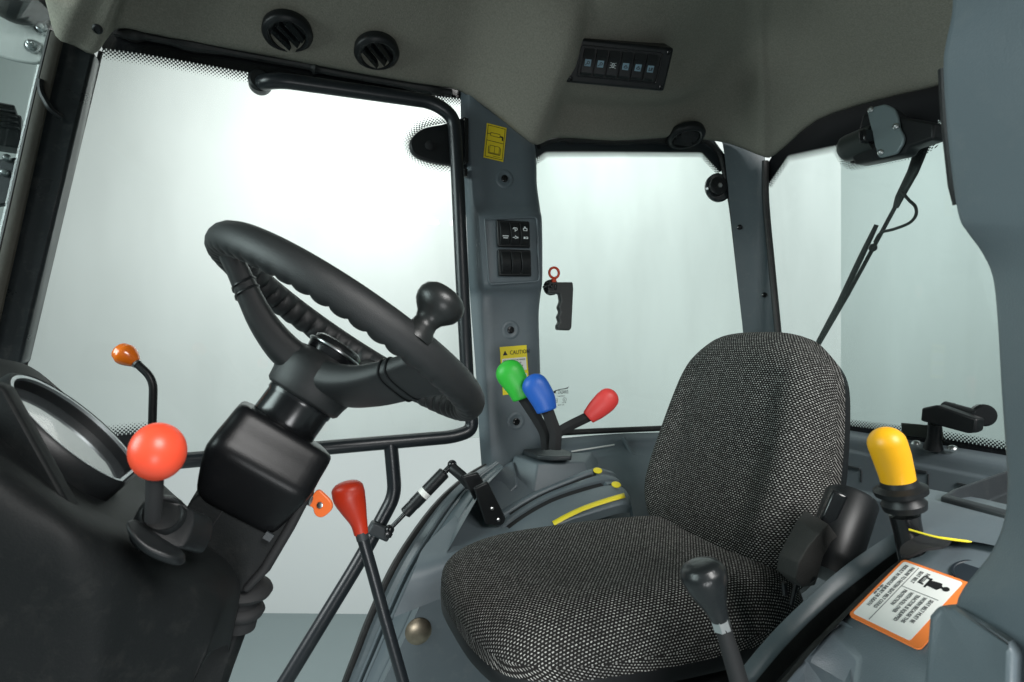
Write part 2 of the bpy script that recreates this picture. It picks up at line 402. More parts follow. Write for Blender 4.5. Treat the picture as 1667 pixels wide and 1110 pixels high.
def inw(p, d, up, hmax=None):
    q = Vector((cen.x-p.x, cen.y-p.y, 0)); c = Vector((min(max(p.x, 0.0), 0.9), min(max(p.y, 0.35), 0.9), 0))
    q = Vector((c.x-p.x, c.y-p.y, 0))
    L_ = q.length; q = q.normalized()*min(d, L_*0.9)
    r = Vector((p.x+q.x, p.y+q.y, p.z+up))
    if hmax is not None: r.z = H+hmax-(hmax-(p.z-H+up))*0.12
    return r
rings = [roof, [inw(p, 0.025, 0.002) for p in roof], [inw(p, 0.075, 0.045) for p in roof], [inw(p, 0.13, 0.085) for p in roof],
         [inw(p, 0.22, 0.15) for p in roof], [inw(p, 0.30, 0.185, 0.80) for p in roof], [inw(p, 0.42, 0.19, 0.825) for p in roof], [inw(p, 0.60, 0.19, 0.83) for p in roof]]
alt = [(0, 0, None), (0.035, -0.002, None), (0.058, 0.032, None), (0.080, 0.066, None), (0.150, 0.080, None), (0.22, 0.145, None), (0.42, 0.19, 0.825), (0.60, 0.19, 0.83)]
for i in range(16, 19):
    for k, (d_, u_, hm) in enumerate(alt): rings[k][i] = inw(roof[i], d_, u_, hm) if k else roof[i]
cols = list(zip(*rings)); cols = [catmull(list(c), 4) for c in cols]
rr = [catmull(list(r), 3, closed=True) for r in zip(*cols)]
m = MB(); m.grid(rr, closed=True)
nlast = len(rr[-1]); base_i = (len(rr)-1)*nlast
m.f.append(list(range(base_i, base_i+nlast)))
ROOFB = m.bvh()
roof_o = thing('roof_lining', W(0.45, 0.7, 0.6), 'dark felt headlining moulded over the whole cab ceiling', 'headlining')
m.build('felt_panel', LINING, roof_o, smooth=60, solid=0.012)
def hit(bv, u, v):
    loc, nrm, i, d = bv.ray_cast(cam.location, ray(u, v))
    if nrm.dot(ray(u, v)) > 0: nrm = -nrm
    return loc, nrm
p, n = hit(ROOFB, 159, 47)
c = MB(); c.lathe([(0.0095, 0), (0.0095, 0.003), (0.006, 0.005), (0.0055, 0.003), (0.001, 0.003)], frame(p, n), 20); c.build('clip', BLK, roof_o)
c = MB()

# far front pillar (black) with worn seal
fp = thing('windscreen_pillar', P(20, 560, Y=1.44), 'slanted black front pillar with a worn rubber seal beside the windscreen', 'pillar')
m = MB(); m.prism(flatpoly([(98, 40), (154, 86), (92, 345), (34, 590), (-60, 640), (-40, 520), (60, 190)], Y=1.44), (0, 0.05, 0)); m.build('pillar_cover', mat('reflection_mottled_black', (0.016, 0.020, 0.022), 0.30, var=0.4, vscale=14, rvar=0.10, dust=0.14), fp, bevel=0.006)  # lighter mottled tone puts reflections and smudges into the black colour
m = MB(); m.tube(catmull([P(94, 55, Y=1.425), P(62, 190, Y=1.425), P(20, 380, Y=1.425), P(-30, 600, Y=1.425)], 6), 0.012, 10, flat=0.5, axis=Vector((0, 1, 0))); m.build('seal', SEALB, fp)
m = MB(); m.tube(catmull([P(83, 50, Y=1.43), P(50, 190, Y=1.43), P(7, 380, Y=1.43), P(-45, 600, Y=1.43)], 6), 0.006, 8); m.build('edge_trim', RUB, fp)
m = MB(); m.tube(fillet([P(66, 130, Y=1.42), P(66, 150, Y=1.415), P(82, 178, Y=1.41), P(100, 190, Y=1.425)], 0.02), 0.006, 8); m.build('wire_clip', BLK, fp)

# windscreen
wf = thing('windscreen', P(-60, 500, Y=1.43), 'tinted front windscreen pane between the black pillar and the dashboard', 'windscreen')
a, b, c_, d_ = P(84, 20, Y=1.46), P(-50, 600, Y=1.46), W(-1.0, 0.2, -0.3), W(-0.75, 0.2, 0.7)
m = MB(); m.prism([a, b, c_, d_], (-0.005, 0.003, 0)); m.build('glass_pane', GL_WIND, wf, smooth=0)

# outside, beyond the windscreen: mirror arm bracket and lamp
br = thing('mirror_bracket', P(30, 90, Y=1.62), 'white steel bracket with two bolts outside the front pillar', 'bracket')
m = MB(); m.prism(fillet(flatpoly([(-40, -10), (92, -10), (96, 30), (70, 105), (30, 100), (-40, 80), (-60, 30)], Y=1.58), 0.02), (0, 0.012, 0)); m.build('plate', WHITEP, br, bevel=0.004)
m = MB(); m.tube(catmull([P(-20, -20, Y=1.55), P(20, 8, Y=1.55), P(50, 10, Y=1.55), P(85, -12, Y=1.55)], 5), 0.035, 12); m.build('arm', BLK, br)
for (u, v) in ((69, 47), (53, 76)):
    fr = frame(P(u, v, Y=1.578), Vector((0.1, -1, 0.1)))
    m = MB(); m.lathe([(0.0155, 0), (0.0155, 0.003), (0.0105, 0.0035), (0.0105, 0.011), (0.0085, 0.013), (0.0055, 0.013), (0.0055, 0.020), (0.004, 0.021)], fr, 12); m.build('bolt', STEEL, br)
lp = thing('work_lamp', P(10, 300, Y=1.62), 'black finned work lamp outside behind the front pillar', 'lamp')
m = MB(); fr = frame(P(2, 215, Y=1.62), Vector((0.25, -1, 0)), Vector((1, 0, 0)))
m.box(fr, 0.075, 0.075, 0.06)
for k in range(5): m.box(fr @ Matrix.Translation((-0.012+0.002*k, -0.055+0.0, 0)) @ Matrix.Translation((0, -0.012*k+0.108, 0)), 0.078, 0.006, 0.075)
m.build('housing', BLK, lp, bevel=0.004)
m = MB(); m.prism(flatpoly([(-30, 262), (28, 255), (24, 330), (-40, 340)], Y=1.63), (0, 0.02, 0)); m.build('mount_plate', GREYD, lp, bevel=0.004)
for (u, v) in ((12, 258), (8, 282)):
    m = MB(); m.lathe([(0.009, 0), (0.009, 0.006), (0.006, 0.012), (0.004, 0.013)], frame(P(u, v, Y=1.63), Vector((0.2, -1, 0.1))), 8); m.build('bolt', STEEL, lp)

# ------------------------------------------------------------------ far door
door = thing('cab_door', P(470, 1120, Y=1.47), 'glazed side door with black tubular frame behind the steering wheel', 'door')
gpix = [(168, 80), (182, 52), (300, 72), (560, 120), (746, 158), (757, 330), (770, 560), (785, 712), (640, 722), (400, 742), (190, 760), (20, 770), (45, 590), (100, 345)]
m = MB(); m.prism(flatpoly(gpix, Y=1.485), (0, 0.005, 0)); m.build('glass_pane', GL_DOOR, door, smooth=0)
top = [(166, 78), (230, 87), (300, 99), (400, 117), (480, 131), (560, 140), (640, 149), (700, 155), (775, 163)]
m = MB(); m.grid([flatpoly([(u-2, v-45) for u, v in top], Y=1.481), flatpoly(top, Y=1.481)]); m.build('black_border', BLKG, door, smooth=0)
strip('dot_border', lin(flatpoly(top, Y=1.481), 4), [Vector((0, 0, -1))]*(4*(len(top)-1)+1), 0.026, door)
m = MB(); m.tube(lin(flatpoly([(164, 84), (104, 330), (42, 590), (20, 690)], Y=1.48), 2), 0.0045, 8); m.build('edge_seal', RUB, door)
m = MB(); m.grid([flatpoly([(120, 716), (240, 704), (262, 738), (700, 716)], Y=1.481), flatpoly([(110, 775), (240, 762), (262, 756), (700, 724)], Y=1.481)]); m.build('black_border', BLKG, door, smooth=0)
bot = lin(flatpoly([(150, 714), (340, 706), (700, 694)], Y=1.481), 4)
strip('dot_border', lin(flatpoly([(120, 716), (180, 710), (240, 704)], Y=1.481), 4), [Vector((0, 0, 1))]*9, 0.026, door)
path = [P(424, 138, Y=1.475), P(430, 133, Y=1.43), P(460, 131, Y=1.415), P(705, 166, Y=1.415), P(739, 190, Y=1.415), P(744, 270, Y=1.415), P(752, 450, Y=1.415), P(762, 640, Y=1.415), P(770, 700, Y=1.415), P(738, 711, Y=1.415), P(560, 726, Y=1.415), P(330, 747, Y=1.415), P(200, 758, Y=1.415)]
m = MB(); m.tube(fillet(path, 0.055, 7), 0.0175, 16); m.build('frame_tube', TUBEM, door)
m = MB(); m.lathe([(0.024, 0), (0.026, 0.006), (0.026, 0.03), (0.02, 0.036)], frame(P(424, 139, Y=1.478), Vector((0, -1, 0))), 24); m.build('end_cap', BLK, door)
m = MB(); m.tube(fillet([P(636, 722, Y=1.415), P(640, 765, Y=1.415), P(643, 805, Y=1.415), P(590, 905, Y=1.415), P(440, 1150, Y=1.415)], 0.06, 7), 0.0175, 16); m.build('brace_tube', TUBEM, door)
# hinge plate with fritted patch
hp = [(668, 236), (672, 222), (690, 208), (720, 202), (760, 196), (765, 272), (735, 268), (700, 262), (676, 252)]
m = MB(); m.prism(catmull(flatpoly(hp, Y=1.455), 4, closed=True), (0, 0.02, 0)); hg = m.build('hinge', BLK, door, bevel=0.004)
m = MB(); m.lathe([(0.012, 0), (0.012, 0.004), (0.008, 0.006)], frame(P(699, 237, Y=1.454), Vector((0, -1, 0))), 18); m.build('hinge_bolt', BLKM, hg)
m = MB(); m.box(Matrix.Translation(P(757, 232, Y=1.445)), 0.012, 0.03, 0.12); m.box(Matrix.Translation(P(757, 282, Y=1.445)), 0.01, 0.02, 0.02); m.build('hinge_pin', BLKG, hg, bevel=0.002)
ring_e = catmull(flatpoly([(735, 268), (700, 263), (676, 252), (668, 236), (672, 222), (690, 208), (715, 202), (735, 199)], Y=1.478), 6)
cc = P(715, 235, Y=1.478); strip('dot_border', ring_e, [(p-cc).normalized() for p in ring_e], 0.024, door)
m = MB(); m.box(Matrix.Translation(P(757, 282, Y=1.44)), 0.008, 0.006, 0.022); m.build('strike_plate', STEEL, door)

sl = [P(u, v, Y=1.47) for u, v in ((186, 52), (235, 58), (255, 62), (300, 70), (430, 94), (500, 106), (520, 112), (560, 120), (690, 143), (735, 151))]
m = MB(); q = catmull(sl, 6); m.tube(q, [0.010+0.007*max(0, math.sin(i*0.42))**4 for i in range(len(q))], 10); m.build('gap_shade_strip', RUB, door)  # added black tube stands in for the dark gap below the lining

# gas strut on the door brace
gs = thing('gas_strut', P(632, 868, Y=1.40), 'black gas strut with a pale label between door brace and grey fender', 'gas strut')
a, b = P(634, 862, Y=1.38), P(736, 756, Y=1.36); dv = (b-a)
m = MB(); m.tube([a+dv*0.02, a+dv*0.28], 0.0055, 12); m.build('rod', BLKG, gs)
for q_ in (a, b): m = MB(); m.sphere(q_, 0.0115); m.build('ball_joint', BLKG, gs)
m = MB(); m.tube([a+dv*0.86, a+dv*0.98], 0.007, 12); m.build('end_neck', BLKG, gs)
m = MB(); q = [a+dv*t for t in (0.24, 0.25, 0.30, 0.31, 0.38, 0.39, 0.87, 0.88)]; m.tube(q, [0.011, 0.0145, 0.0145, 0.0145, 0.0145, 0.0155, 0.0155, 0.012], 20); m.build('cylinder', BLK, gs)
m = MB(); m.tube([a+dv*0.52, a+dv*0.585], 0.0158, 20); m.build('paper_label', WSTK, gs)
m = MB(); m.box(frame(P(618, 864, Y=1.395), Vector((0, -1, 0)), b-a) @ Matrix.Rotation(math.radians(-75), 4, 'Z'), 0.055, 0.03, 0.03); m.build('clamp', GREYD, gs, bevel=0.005)
m = MB(); m.lathe([(0.009, 0), (0.009, 0.012), (0.005, 0.013)], frame(P(632, 868, Y=1.375), Vector((0, -1, 0))), 6); m.build('nut', BLKG, gs)
m = MB(); m.tube([b+Vector((0.0, -0.005, -0.008)), P(752, 775, Y=1.33), P(765, 790, Y=1.33)], 0.013, 12); m.build('stud_mount', BLK, gs)

# ------------------------------------------------------------------ pillar trim between door and quarter window
pt = thing('pillar_trim', P(840, 740, Y=1.45), 'tall grey moulded pillar trim holding two switch clusters and yellow stickers', 'pillar trim')
# rows: v, left edge u, crease u, right crease u, right edge u, face depth
prow = [(135, 750, 757, 768, 770, 1.44), (150, 750, 762, 790, 793, 1.44), (190, 750, 762, 832, 836, 1.44), (228, 752, 763, 862, 867, 1.44), (262, 753, 765, 868, 873, 1.44), (300, 755, 767, 868, 874, 1.44), (330, 757, 770, 872, 878, 1.438),
        (345, 758, 776, 876, 880, 1.425), (356, 759, 779, 878, 882, 1.415), (400, 761, 782, 879, 883, 1.415), (450, 763, 785, 879, 883, 1.415), (466, 764, 786, 877, 882, 1.42), (480, 765, 784, 874, 880, 1.438), (510, 767, 783, 872, 877, 1.445), (560, 771, 786, 872, 878, 1.445), (640, 777, 791, 876, 881, 1.445), (705, 780, 795, 880, 885, 1.44), (760, 784, 800, 884, 890, 1.43)]
rows = []
for v, ul, uc, ur, ue, Y in prow:
    rows.append([P(ul, v, Y=1.515), P(ul, v, Y=1.47), P(uc, v, Y=Y+0.004), P(uc+3, v, Y=Y)]+[P(uc+3+(ur-uc-3)*k/5, v, Y=Y) for k in range(1, 5)]+[P(ur, v, Y=Y), P(ue, v, Y=Y+0.012), P(ue, v, Y=1.515)])
cols = [catmull(list(c), 4) for c in zip(*rows)]; rows = list(zip(*cols))
m = MB(); m.grid([list(r) for r in rows]); PTB = m.bvh(); m.build('trim_panel', GREY, pt, smooth=50)
for (u, v) in ((821, 291), (831, 537), (840, 686)):
    p, n = hit(PTB, u, v); n = Vector((0, -1, 0)); fr = frame(p-n*0.004, n)
    m = MB(); m.lathe([(0.026, 0.0042), (0.022, 0.0065), (0.017, 0.0062), (0.013, 0.0045), (0.012, 0.0045)], fr, 28, cap0=False, cap1=True); rs = m.build('screw_well', GREY, pt)
    m = MB(); m.lathe([(0.0095, 0.004), (0.0095, 0.0085), (0.008, 0.0095), (0.0055, 0.0095), (0.005, 0.006)], fr, 16); m.build('screw', BLKG, rs)
p = P(757, 197, Y=1.462)
m = MB(); m.lathe([(0.008, 0), (0.008, 0.008), (0.005, 0.010)], frame(p, Vector((-0.3, -1, 0))), 12); m.build('screw', BLKG, pt)
# recessed frame round the switches
m = MB(); m.tube(fillet([P(789, 357, Y=1.413), P(874, 353, Y=1.413), P(878, 458, Y=1.413), P(796, 463, Y=1.413), P(789, 357.5, Y=1.413)], 0.012), 0.0028, 8); m.build('switch_surround', GREY, pt)

# switch clusters on the pillar
def rocker_cluster(icons, M, label):
    t = thing('rocker_switch_cluster', (0, 0, 0), label, 'switch cluster', 'rocker switch clusters on the grey pillar')
    m = MB(); m.box(Matrix.Translation((0, 0, -0.001)), 0.096, 0.071, 0.010); m.build('bezel', BLK, t, bevel=0.004)
    for k in range(3):
        x = -0.029+0.029*k; rowsr = []
        for j in range(9):
            a = -1+2*j/8; y = a*0.029; z = 0.0065+0.0075*(1-a*a)
            rowsr.append([Vector((x-0.0135, y, 0.0)), Vector((x-0.0135, y, z)), Vector((x+0.0132, y, z-0.0010)), Vector((x+0.0132, y, 0.0))])
        m = MB(); m.grid(rowsr); r = m.build('rocker', BLK, t, smooth=40, bevel=0.001)
        m = MB()
        for (kind, yy) in icons[k]:
            zz = 0.0065+0.0075*(1-(yy/0.029)**2)+0.0004
            b0 = lambda dx, dy, sx, sy: m.box(Matrix.Translation((x+dx, yy+dy, zz-0.0006)), sx, sy, 0.0012)
            if kind == 'bars': b0(0, 0.002, 0.017, 0.0022); b0(0, -0.003, 0.013, 0.0022)
            elif kind == 'batt': b0(0, -0.003, 0.011, 0.0016); b0(0, 0.003, 0.011, 0.0016); b0(-0.005, 0, 0.0016, 0.007); b0(0.005, 0, 0.0016, 0.007); b0(-0.001, 0.006, 0.004, 0.003)
            elif kind == 'horn': m.lathe([(0.0042, 0), (0.0042, 0.0008), (0.0028, 0.0008), (0.0028, 0)], Matrix.Translation((x+0.002, yy, zz-0.0006)), 14, False, False); b0(-0.005, 0.001, 0.004, 0.0018); b0(-0.003, 0.004, 0.005, 0.0016); b0(-0.001, -0.005, 0.003, 0.0018)
            elif kind == 'arrow': m.lathe([(0.0036, 0), (0.0036, 0.0008), (0.0022, 0.0008), (0.0022, 0)], Matrix.Translation((x, yy, zz-0.0006)), 12, False, False); b0(-0.0065, 0, 0.003, 0.002); b0(0.006, 0, 0.003, 0.004); b0(0.0, 0.0045, 0.002, 0.002)
            elif kind == 'plug': b0(-0.003, 0, 0.005, 0.0055); b0(0.004, 0.002, 0.006, 0.0016); b0(0.004, -0.002, 0.006, 0.0016); b0(0.0065, 0, 0.0016, 0.0055)
        if m.v: m.build('icon', WHITEI, r, smooth=0)
    t.matrix_world = M; return t
def pframe(u, v, Y, roll=0): return frame(P(u, v, Y=Y), Vector((0.05, -1, 0)), Vector((1, 0, 0))) @ Matrix.Rotation(roll, 4, 'Z')
rocker_cluster([[('bars', -0.010)], [('horn', 0.011), ('arrow', -0.011)], [('batt', 0.011), ('plug', -0.011)]], pframe(836, 381, 1.408, 0.04), 'upper black switch cluster marked with white icons on the grey pillar')
rocker_cluster([[], [], []], pframe(838, 428, 1.408, 0.04), 'plain black switch cluster without icons below the marked one')

# stickers on the pillar
def sticker_frame(u, v, Y, roll): return frame(P(u, v, Y=Y), Vector((0, -1, 0)), Vector((1, 0, 0))) @ Matrix.Rotation(roll, 4, 'Z')
fr = sticker_frame(806, 232, 1.4385, math.radians(-6)); pxm = 1.545/F
st = thing('greasing_sticker', fr.translation, 'small yellow sticker with grease gun and open book pictograms', 'sticker')
def rect(m, fr, x, y, sx, sy, z=0.0006): m.box(fr @ Matrix.Translation((x, y, z)), sx, sy, 0.0006); return m
m = MB(); rect(m, fr, 0, 0, 34*pxm, 56*pxm, 0.0); m.build('yellow_sheet', YSTK, st, smooth=0)
m = MB()
for s_ in (-1, 1): rect(m, fr, s_*14.5*pxm, 0, 0.0011, 51*pxm); rect(m, fr, 0, s_*25.3*pxm, 30*pxm, 0.0011)
rect(m, fr, 0, 1*pxm, 29*pxm, 0.0012)
for s_ in (-1, 1): rect(m, fr, -1*pxm, 12*pxm+s_*2.6*pxm, 16*pxm, 0.0010); rect(m, fr, -1*pxm+s_*8*pxm, 12*pxm, 0.0010, 5*pxm)
rect(m, fr, -12*pxm, 12*pxm, 5*pxm, 0.0014); rect(m, fr, 10*pxm, 11*pxm, 5*pxm, 2.4*pxm); rect(m, fr, 12*pxm, 8*pxm, 2.4*pxm, 5*pxm)
for xx in (-8, 0, 8): rect(m, fr, xx*pxm, -12*pxm, 0.0009, 12*pxm)
for yy in (-6, -17.5): rect(m, fr, 0, yy*pxm, 16*pxm, 0.0009)
for xx in (-10, 10): rect(m, fr, xx*pxm, -13*pxm, 0.0014, 11*pxm)
rect(m, fr, 0, -19*pxm, 20*pxm, 0.0016); rect(m, fr, 5*pxm, -22.5*pxm, 12*pxm, 0.0007)
m.build('pictogram', INK, st, smooth=0)

fr = sticker_frame(838, 602, 1.4435, math.radians(4)); pxm = 1.55/F
st = thing('caution_sticker', fr.translation, 'yellow and white caution notice on the pillar, partly hidden by lever knobs', 'sticker')
m = MB(); rect(m, fr, 0, 0, 47*pxm, 78*pxm, 0.0); m.build('yellow_sheet', YSTRIP, st, smooth=0)
m = MB(); rect(m, fr, 0, 9*pxm, 42*pxm, 21*pxm, 0.0004); rect(m, fr, 0, -19*pxm, 42*pxm, 24*pxm, 0.0004); m.build('white_field', WSTK, st, smooth=0)
tm = MB()
def addtext(tgt, txt, size, M, **k): t_ = textmesh(txt, size, M, **k); tgt.add(t_.v, t_.f); return tgt
addtext(tm, 'CAUTION', 9.5*pxm, fr @ Matrix.Translation((-7*pxm, 25.5*pxm, 0.0008)), sx=0.82)
mm = fr @ Matrix.Translation((-15*pxm, 28.5*pxm, 0.0008)); tm.prism([mm @ Vector((-4.2*pxm, -3.5*pxm, 0)), mm @ Vector((4.2*pxm, -3.5*pxm, 0)), mm @ Vector((0, 4*pxm, 0))], (0, -0.0004, 0))
for i, tx in enumerate(['READ THE OPERATOR\'S MANUAL', 'BEFORE STARTING ENGINE', 'KEEP CLEAR, REGULARLY, OR', 'BEFORE SERVICING']):
    addtext(tm, tx, 3.6*pxm, fr @ Matrix.Translation((-19.5*pxm, (15-5*i)*pxm, 0.0008)), sx=0.72)
for i, tx in enumerate(['STOP THE ENGINE FOR SAFETY', 'AND LOWER THE IMPLEMENT TO THE', 'GROUND BEFORE LEAVING', 'THE SEAT']):
    addtext(tm, tx, 3.6*pxm, fr @ Matrix.Translation((-19.5*pxm, (-12-5*i)*pxm, 0.0008)), sx=0.66)
tm.build('lettering', INK, st, smooth=0)

# ------------------------------------------------------------------ quarter window
qw = thing('quarter_window', P(1040, 700, Y=1.48), 'fixed side quarter window between the two grey pillars', 'window')
qpix = [(860, 250), (895, 230), (1150, 230), (1185, 250), (1215, 545), (1225, 705), (1060, 706), (870, 712), (862, 520)]
m = MB(); m.prism(flatpoly(qpix, Y=1.495), (0, 0.005, 0)); m.build('glass_pane', GL_SIDE, qw, smooth=0)
inner = [(866, 262), (889, 247), (1000, 247), (1142, 248), (1172, 280)]
outer = [(856, 240), (880, 222), (1000, 218), (1155, 218), (1192, 268)]
m = MB(); m.grid([flatpoly(outer, Y=1.491), flatpoly(inner, Y=1.491)]); m.build('black_border', mat('grey_frit', (0.03, 0.038, 0.042), 0.3), qw, smooth=0)
e = lin(flatpoly(inner, Y=1.491), 6); cc = P(1010, 480, Y=1.491)
strip('dot_border', e, [(cc-p).normalized() if i < 6 or i > 18 else Vector((0, 0, -1)) for i, p in enumerate(e)], 0.016, qw)
m = MB(); m.tube(fillet(flatpoly([(1100, 226), (1150, 228), (1172, 248), (1190, 330), (1216, 560), (1226, 700)], Y=1.475), 0.05), 0.008, 10); m.build('edge_seal', RUB, qw)
m = MB(); m.tube(lin(flatpoly([(880, 706), (960, 702), (1080, 697), (1230, 695)], Y=1.47), 2), 0.0085, 10); m.build('sill_seal', RUB, qw)
q = catmull([P(u, v, Y=1.48) for u, v in ((876, 236), (905, 228), (930, 227), (1000, 232), (1090, 228), (1150, 230))], 6)
m = MB(); m.tube(q, [0.008+0.006*max(0, math.sin(i*0.5+2))**4 for i in range(len(q))], 10); m.build('gap_shade_strip', RUB, qw)  # same black tube for the dark gap above the quarter window
# hinge disc
hd = MB(); hd.lathe([(0.047, 0), (0.047, 0.006), (0.042, 0.012)], frame(P(1168, 306, Y=1.488), Vector((-0.15, -1, 0))), 36); ho = hd.build('hinge_disc', mat('smoked_disc', (0.03, 0.035, 0.038), 0.12, coat=0.5), qw)
m = MB(); m.lathe([(0.030, 0.010), (0.030, 0.022), (0.024, 0.026), (0.010, 0.026), (0.010, 0.024)], frame(P(1164, 305, Y=1.488), Vector((-0.15, -1, 0))), 28); m.build('hinge_cap', BLK, ho)
m = MB(); m.lathe([(0.008, 0.022), (0.008, 0.030), (0.004, 0.031)], frame(P(1164, 305, Y=1.486), Vector((-0.15, -1, 0))), 6); m.build('screw', STEEL, ho)

# glazing maker's mark
fr = sticker_frame(913, 643, 1.4935, math.radians(1)); pxm = 1.6/F
gm = MB()
addtext(gm, 'STAZAWUS', 9.0*pxm, fr @ Matrix.Translation((-5.5*pxm, -1*pxm+6*pxm-3*pxm, 0)), sx=0.42)
sw = [(-16, 6), (-10, 8.5), (0, 10.5), (8, 11), (14, 13), (16, 14), (13, 10.5), (8, 9.6), (0, 9.2), (-8, 7.6), (-10, 5.5), (-8, 3.2), (-13, 4)]
gm.prism([fr @ Vector((x*pxm, y*pxm, 0)) for x, y in sw], (0, -0.0003, 0))
addtext(gm, 'Laminated', 3.2*pxm, fr @ Matrix.Translation((-6*pxm, -2.5*pxm, 0)))
for x in (-12, -7): rect(gm, fr, x*pxm, -9*pxm, 0.6*pxm, 6*pxm)
for y in (-6, -12): rect(gm, fr, -9.5*pxm, y*pxm, 5.6*pxm, 0.6*pxm)
addtext(gm, '43', 3.5*pxm, fr @ Matrix.Translation((-11.5*pxm, -10.5*pxm, 0)))
gm.lathe([(3.6*pxm, 0), (3.6*pxm, 0.0003), (3.0*pxm, 0.0003), (3.0*pxm, 0)], fr @ Matrix.Translation((7*pxm, -8*pxm, 0)), 18, False, False)
addtext(gm, 'E', 4.5*pxm, fr @ Matrix.Translation((5.4*pxm, -9.7*pxm, 0)))
addtext(gm, '43R-001', 2.4*pxm, fr @ Matrix.Translation((2*pxm, -14*pxm, 0))); addtext(gm, 'SAFETY GLASS', 2.4*pxm, fr @ Matrix.Translation((-6*pxm, -17.5*pxm, 0)), sx=0.8)
gm.build('glass_marking', INK, qw, smooth=0)

# window handle with red ring
wh = thing('window_latch', P(910, 500, Y=1.45), 'black pistol grip window handle with an orange-red pull ring', 'handle')
k = 1.60/F
gr_ = [(893, 459), (933, 459), (934, 470), (931, 533), (928, 538), (909, 537), (908, 530), (912, 524), (909, 516), (913, 508), (910, 500), (914, 490), (912, 478), (893, 477)]
m = MB(); m.prism(flatpoly(gr_, Y=1.43), (0, 0.022, 0)); m.build('grip', mat('worn_black_plastic', (0.035, 0.038, 0.038), 0.5, bump=0.2), wh, bevel=0.004, seg=3)
m = MB(); m.lathe([(0.023, 0), (0.023, 0.012), (0.016, 0.02)], frame(P(896, 468, Y=1.488), Vector((0, -1, 0))), 24); m.tube([P(896, 468, Y=1.475), P(896, 468, Y=1.44)], 0.012, 12); m.build('mount', BLK, wh)
m = MB()
for uu in (893, 899, 905): m.box(Matrix.Translation(P(uu, 467, Y=1.4265)), 0.005, 0.004, 0.016)
m.build('latch_spring', BLKG, wh, bevel=0.001)
m = MB(); m.tube([P(884, 467, Y=1.43), P(898, 467, Y=1.43)], 0.003, 8); m.build('pin', BLKG, wh)
cc = P(902, 444, Y=1.44); R_ = 8.5*k
m = MB(); m.tube([cc+Vector((R_*math.cos(q), 0, R_*math.sin(q))) for q in [2*math.pi*i/28 for i in range(28)]], 2.1*k, 10, closed=True); m.box(Matrix.Translation(P(901.5, 457, Y=1.44)), 0.012, 0.008, 0.010); m.build('pull_ring', mat('red_ring', (0.72, 0.07, 0.02), 0.4), wh)

# ------------------------------------------------------------------ rear corner pillar
cp = thing('rear_pillar', P(1240, 700, Y=1.45), 'slim grey rear corner pillar with two black screws', 'pillar')
crow = [(195, 1170, 1203, 1246), (225, 1172, 1206, 1246), (250, 1179, 1208, 1243), (400, 1195, 1222, 1253), (545, 1210, 1234, 1263), (720, 1226, 1248, 1274)]
rows = []
for v, a, b, c_ in crow:
    rows.append([P(a, v, Y=1.50), P(a, v, Y=1.462), P(b, v, Y=1.435), P(b+3, v, Y=1.431), P(c_, v, Y=1.405), P(c_+2, v, Y=1.43)])
cols = [catmull(list(c), 4) for c in zip(*rows)]
m = MB(); m.grid([list(r) for r in zip(*cols)]); CPB = m.bvh(); m.build('pillar_cover', GREYP, cp, smooth=40)
for (u, v) in ((1204, 370), (1244, 480)):
    p, n = hit(CPB, u, v); m = MB(); m.lathe([(0.0085, -0.001), (0.0085, 0.004), (0.005, 0.006), (0.0045, 0.003)], frame(p, n), 14); m.build('screw', BLKG, cp)

# ------------------------------------------------------------------ rear window
RX = 1.42
rw = thing('rear_window', P(1440, 700, X=RX), 'large rear window with black border above the grey rear panel', 'window')
rpix = [(1246, 285), (1254, 262), (1332, 190), (1540, 128), (1760, 40), (1900, 820), (1640, 738), (1375, 696), (1270, 690)]
m = MB(); m.prism(flatpoly(rpix, X=RX+0.03), (0.005, 0, 0)); m.build('glass_pane', GL_REAR, rw, smooth=0)
outer = [(1243, 330), (1243, 272), (1262, 240), (1335, 178), (1540, 118), (1700, 60)]
inner_ = [(1250, 302), (1252, 298), (1283, 253), (1362, 236), (1376, 258), (1388, 266), (1440, 256), (1500, 242), (1519, 230), (1522, 208), (1527, 196), (1548, 186), (1700, 130)]
outer_ = [(1240, 320), (1240, 285), (1265, 238), (1335, 180), (1350, 176), (1370, 168), (1430, 150), (1490, 130), (1515, 124), (1525, 122), (1530, 120), (1545, 114), (1700, 60)]
m = MB(); m.grid([flatpoly(outer_, X=RX+0.026), flatpoly(inner_, X=RX+0.026)]); m.build('black_border', mat('black_frit', (0.005, 0.006, 0.007), 0.5, spec=0.15), rw, smooth=0)
e = lin(flatpoly(inner_, X=RX+0.026), 5); cc = P(1440, 470, X=RX+0.026)
def inwd(i, p):
    a = e[max(i-1, 0)]; b = e[min(i+1, len(e)-1)]; t_ = (b-a).normalized(); n_ = t_.cross(Vector((1, 0, 0)))
    return n_ if n_.dot(cc-p) > 0 else -n_
strip('dot_border', e, [inwd(i, p) for i, p in enumerate(e)], 0.020, rw)
m = MB(); m.tube(catmull(flatpoly([(1246, 262), (1247, 330), (1257, 440), (1267, 545), (1280, 700)], X=RX+0.005), 6), 0.012, 10, flat=0.7, axis=Vector((0, 1, 0))); m.build('edge_seal', RUB, rw)
m = MB(); m.grid([flatpoly([(1270, 688), (1375, 692), (1500, 708), (1640, 732), (1760, 760)], X=RX+0.026), flatpoly([(1270, 720), (1375, 714), (1500, 736), (1640, 762), (1760, 790)], X=RX+0.026)]); m.build('black_border', BLKG, rw, smooth=0)
e2 = lin(flatpoly([(1375, 692), (1500, 708), (1640, 732), (1760, 760)], X=RX+0.026), 6)
strip('dot_border', e2, [Vector((0, 0, 1))]*len(e2), 0.018, rw)

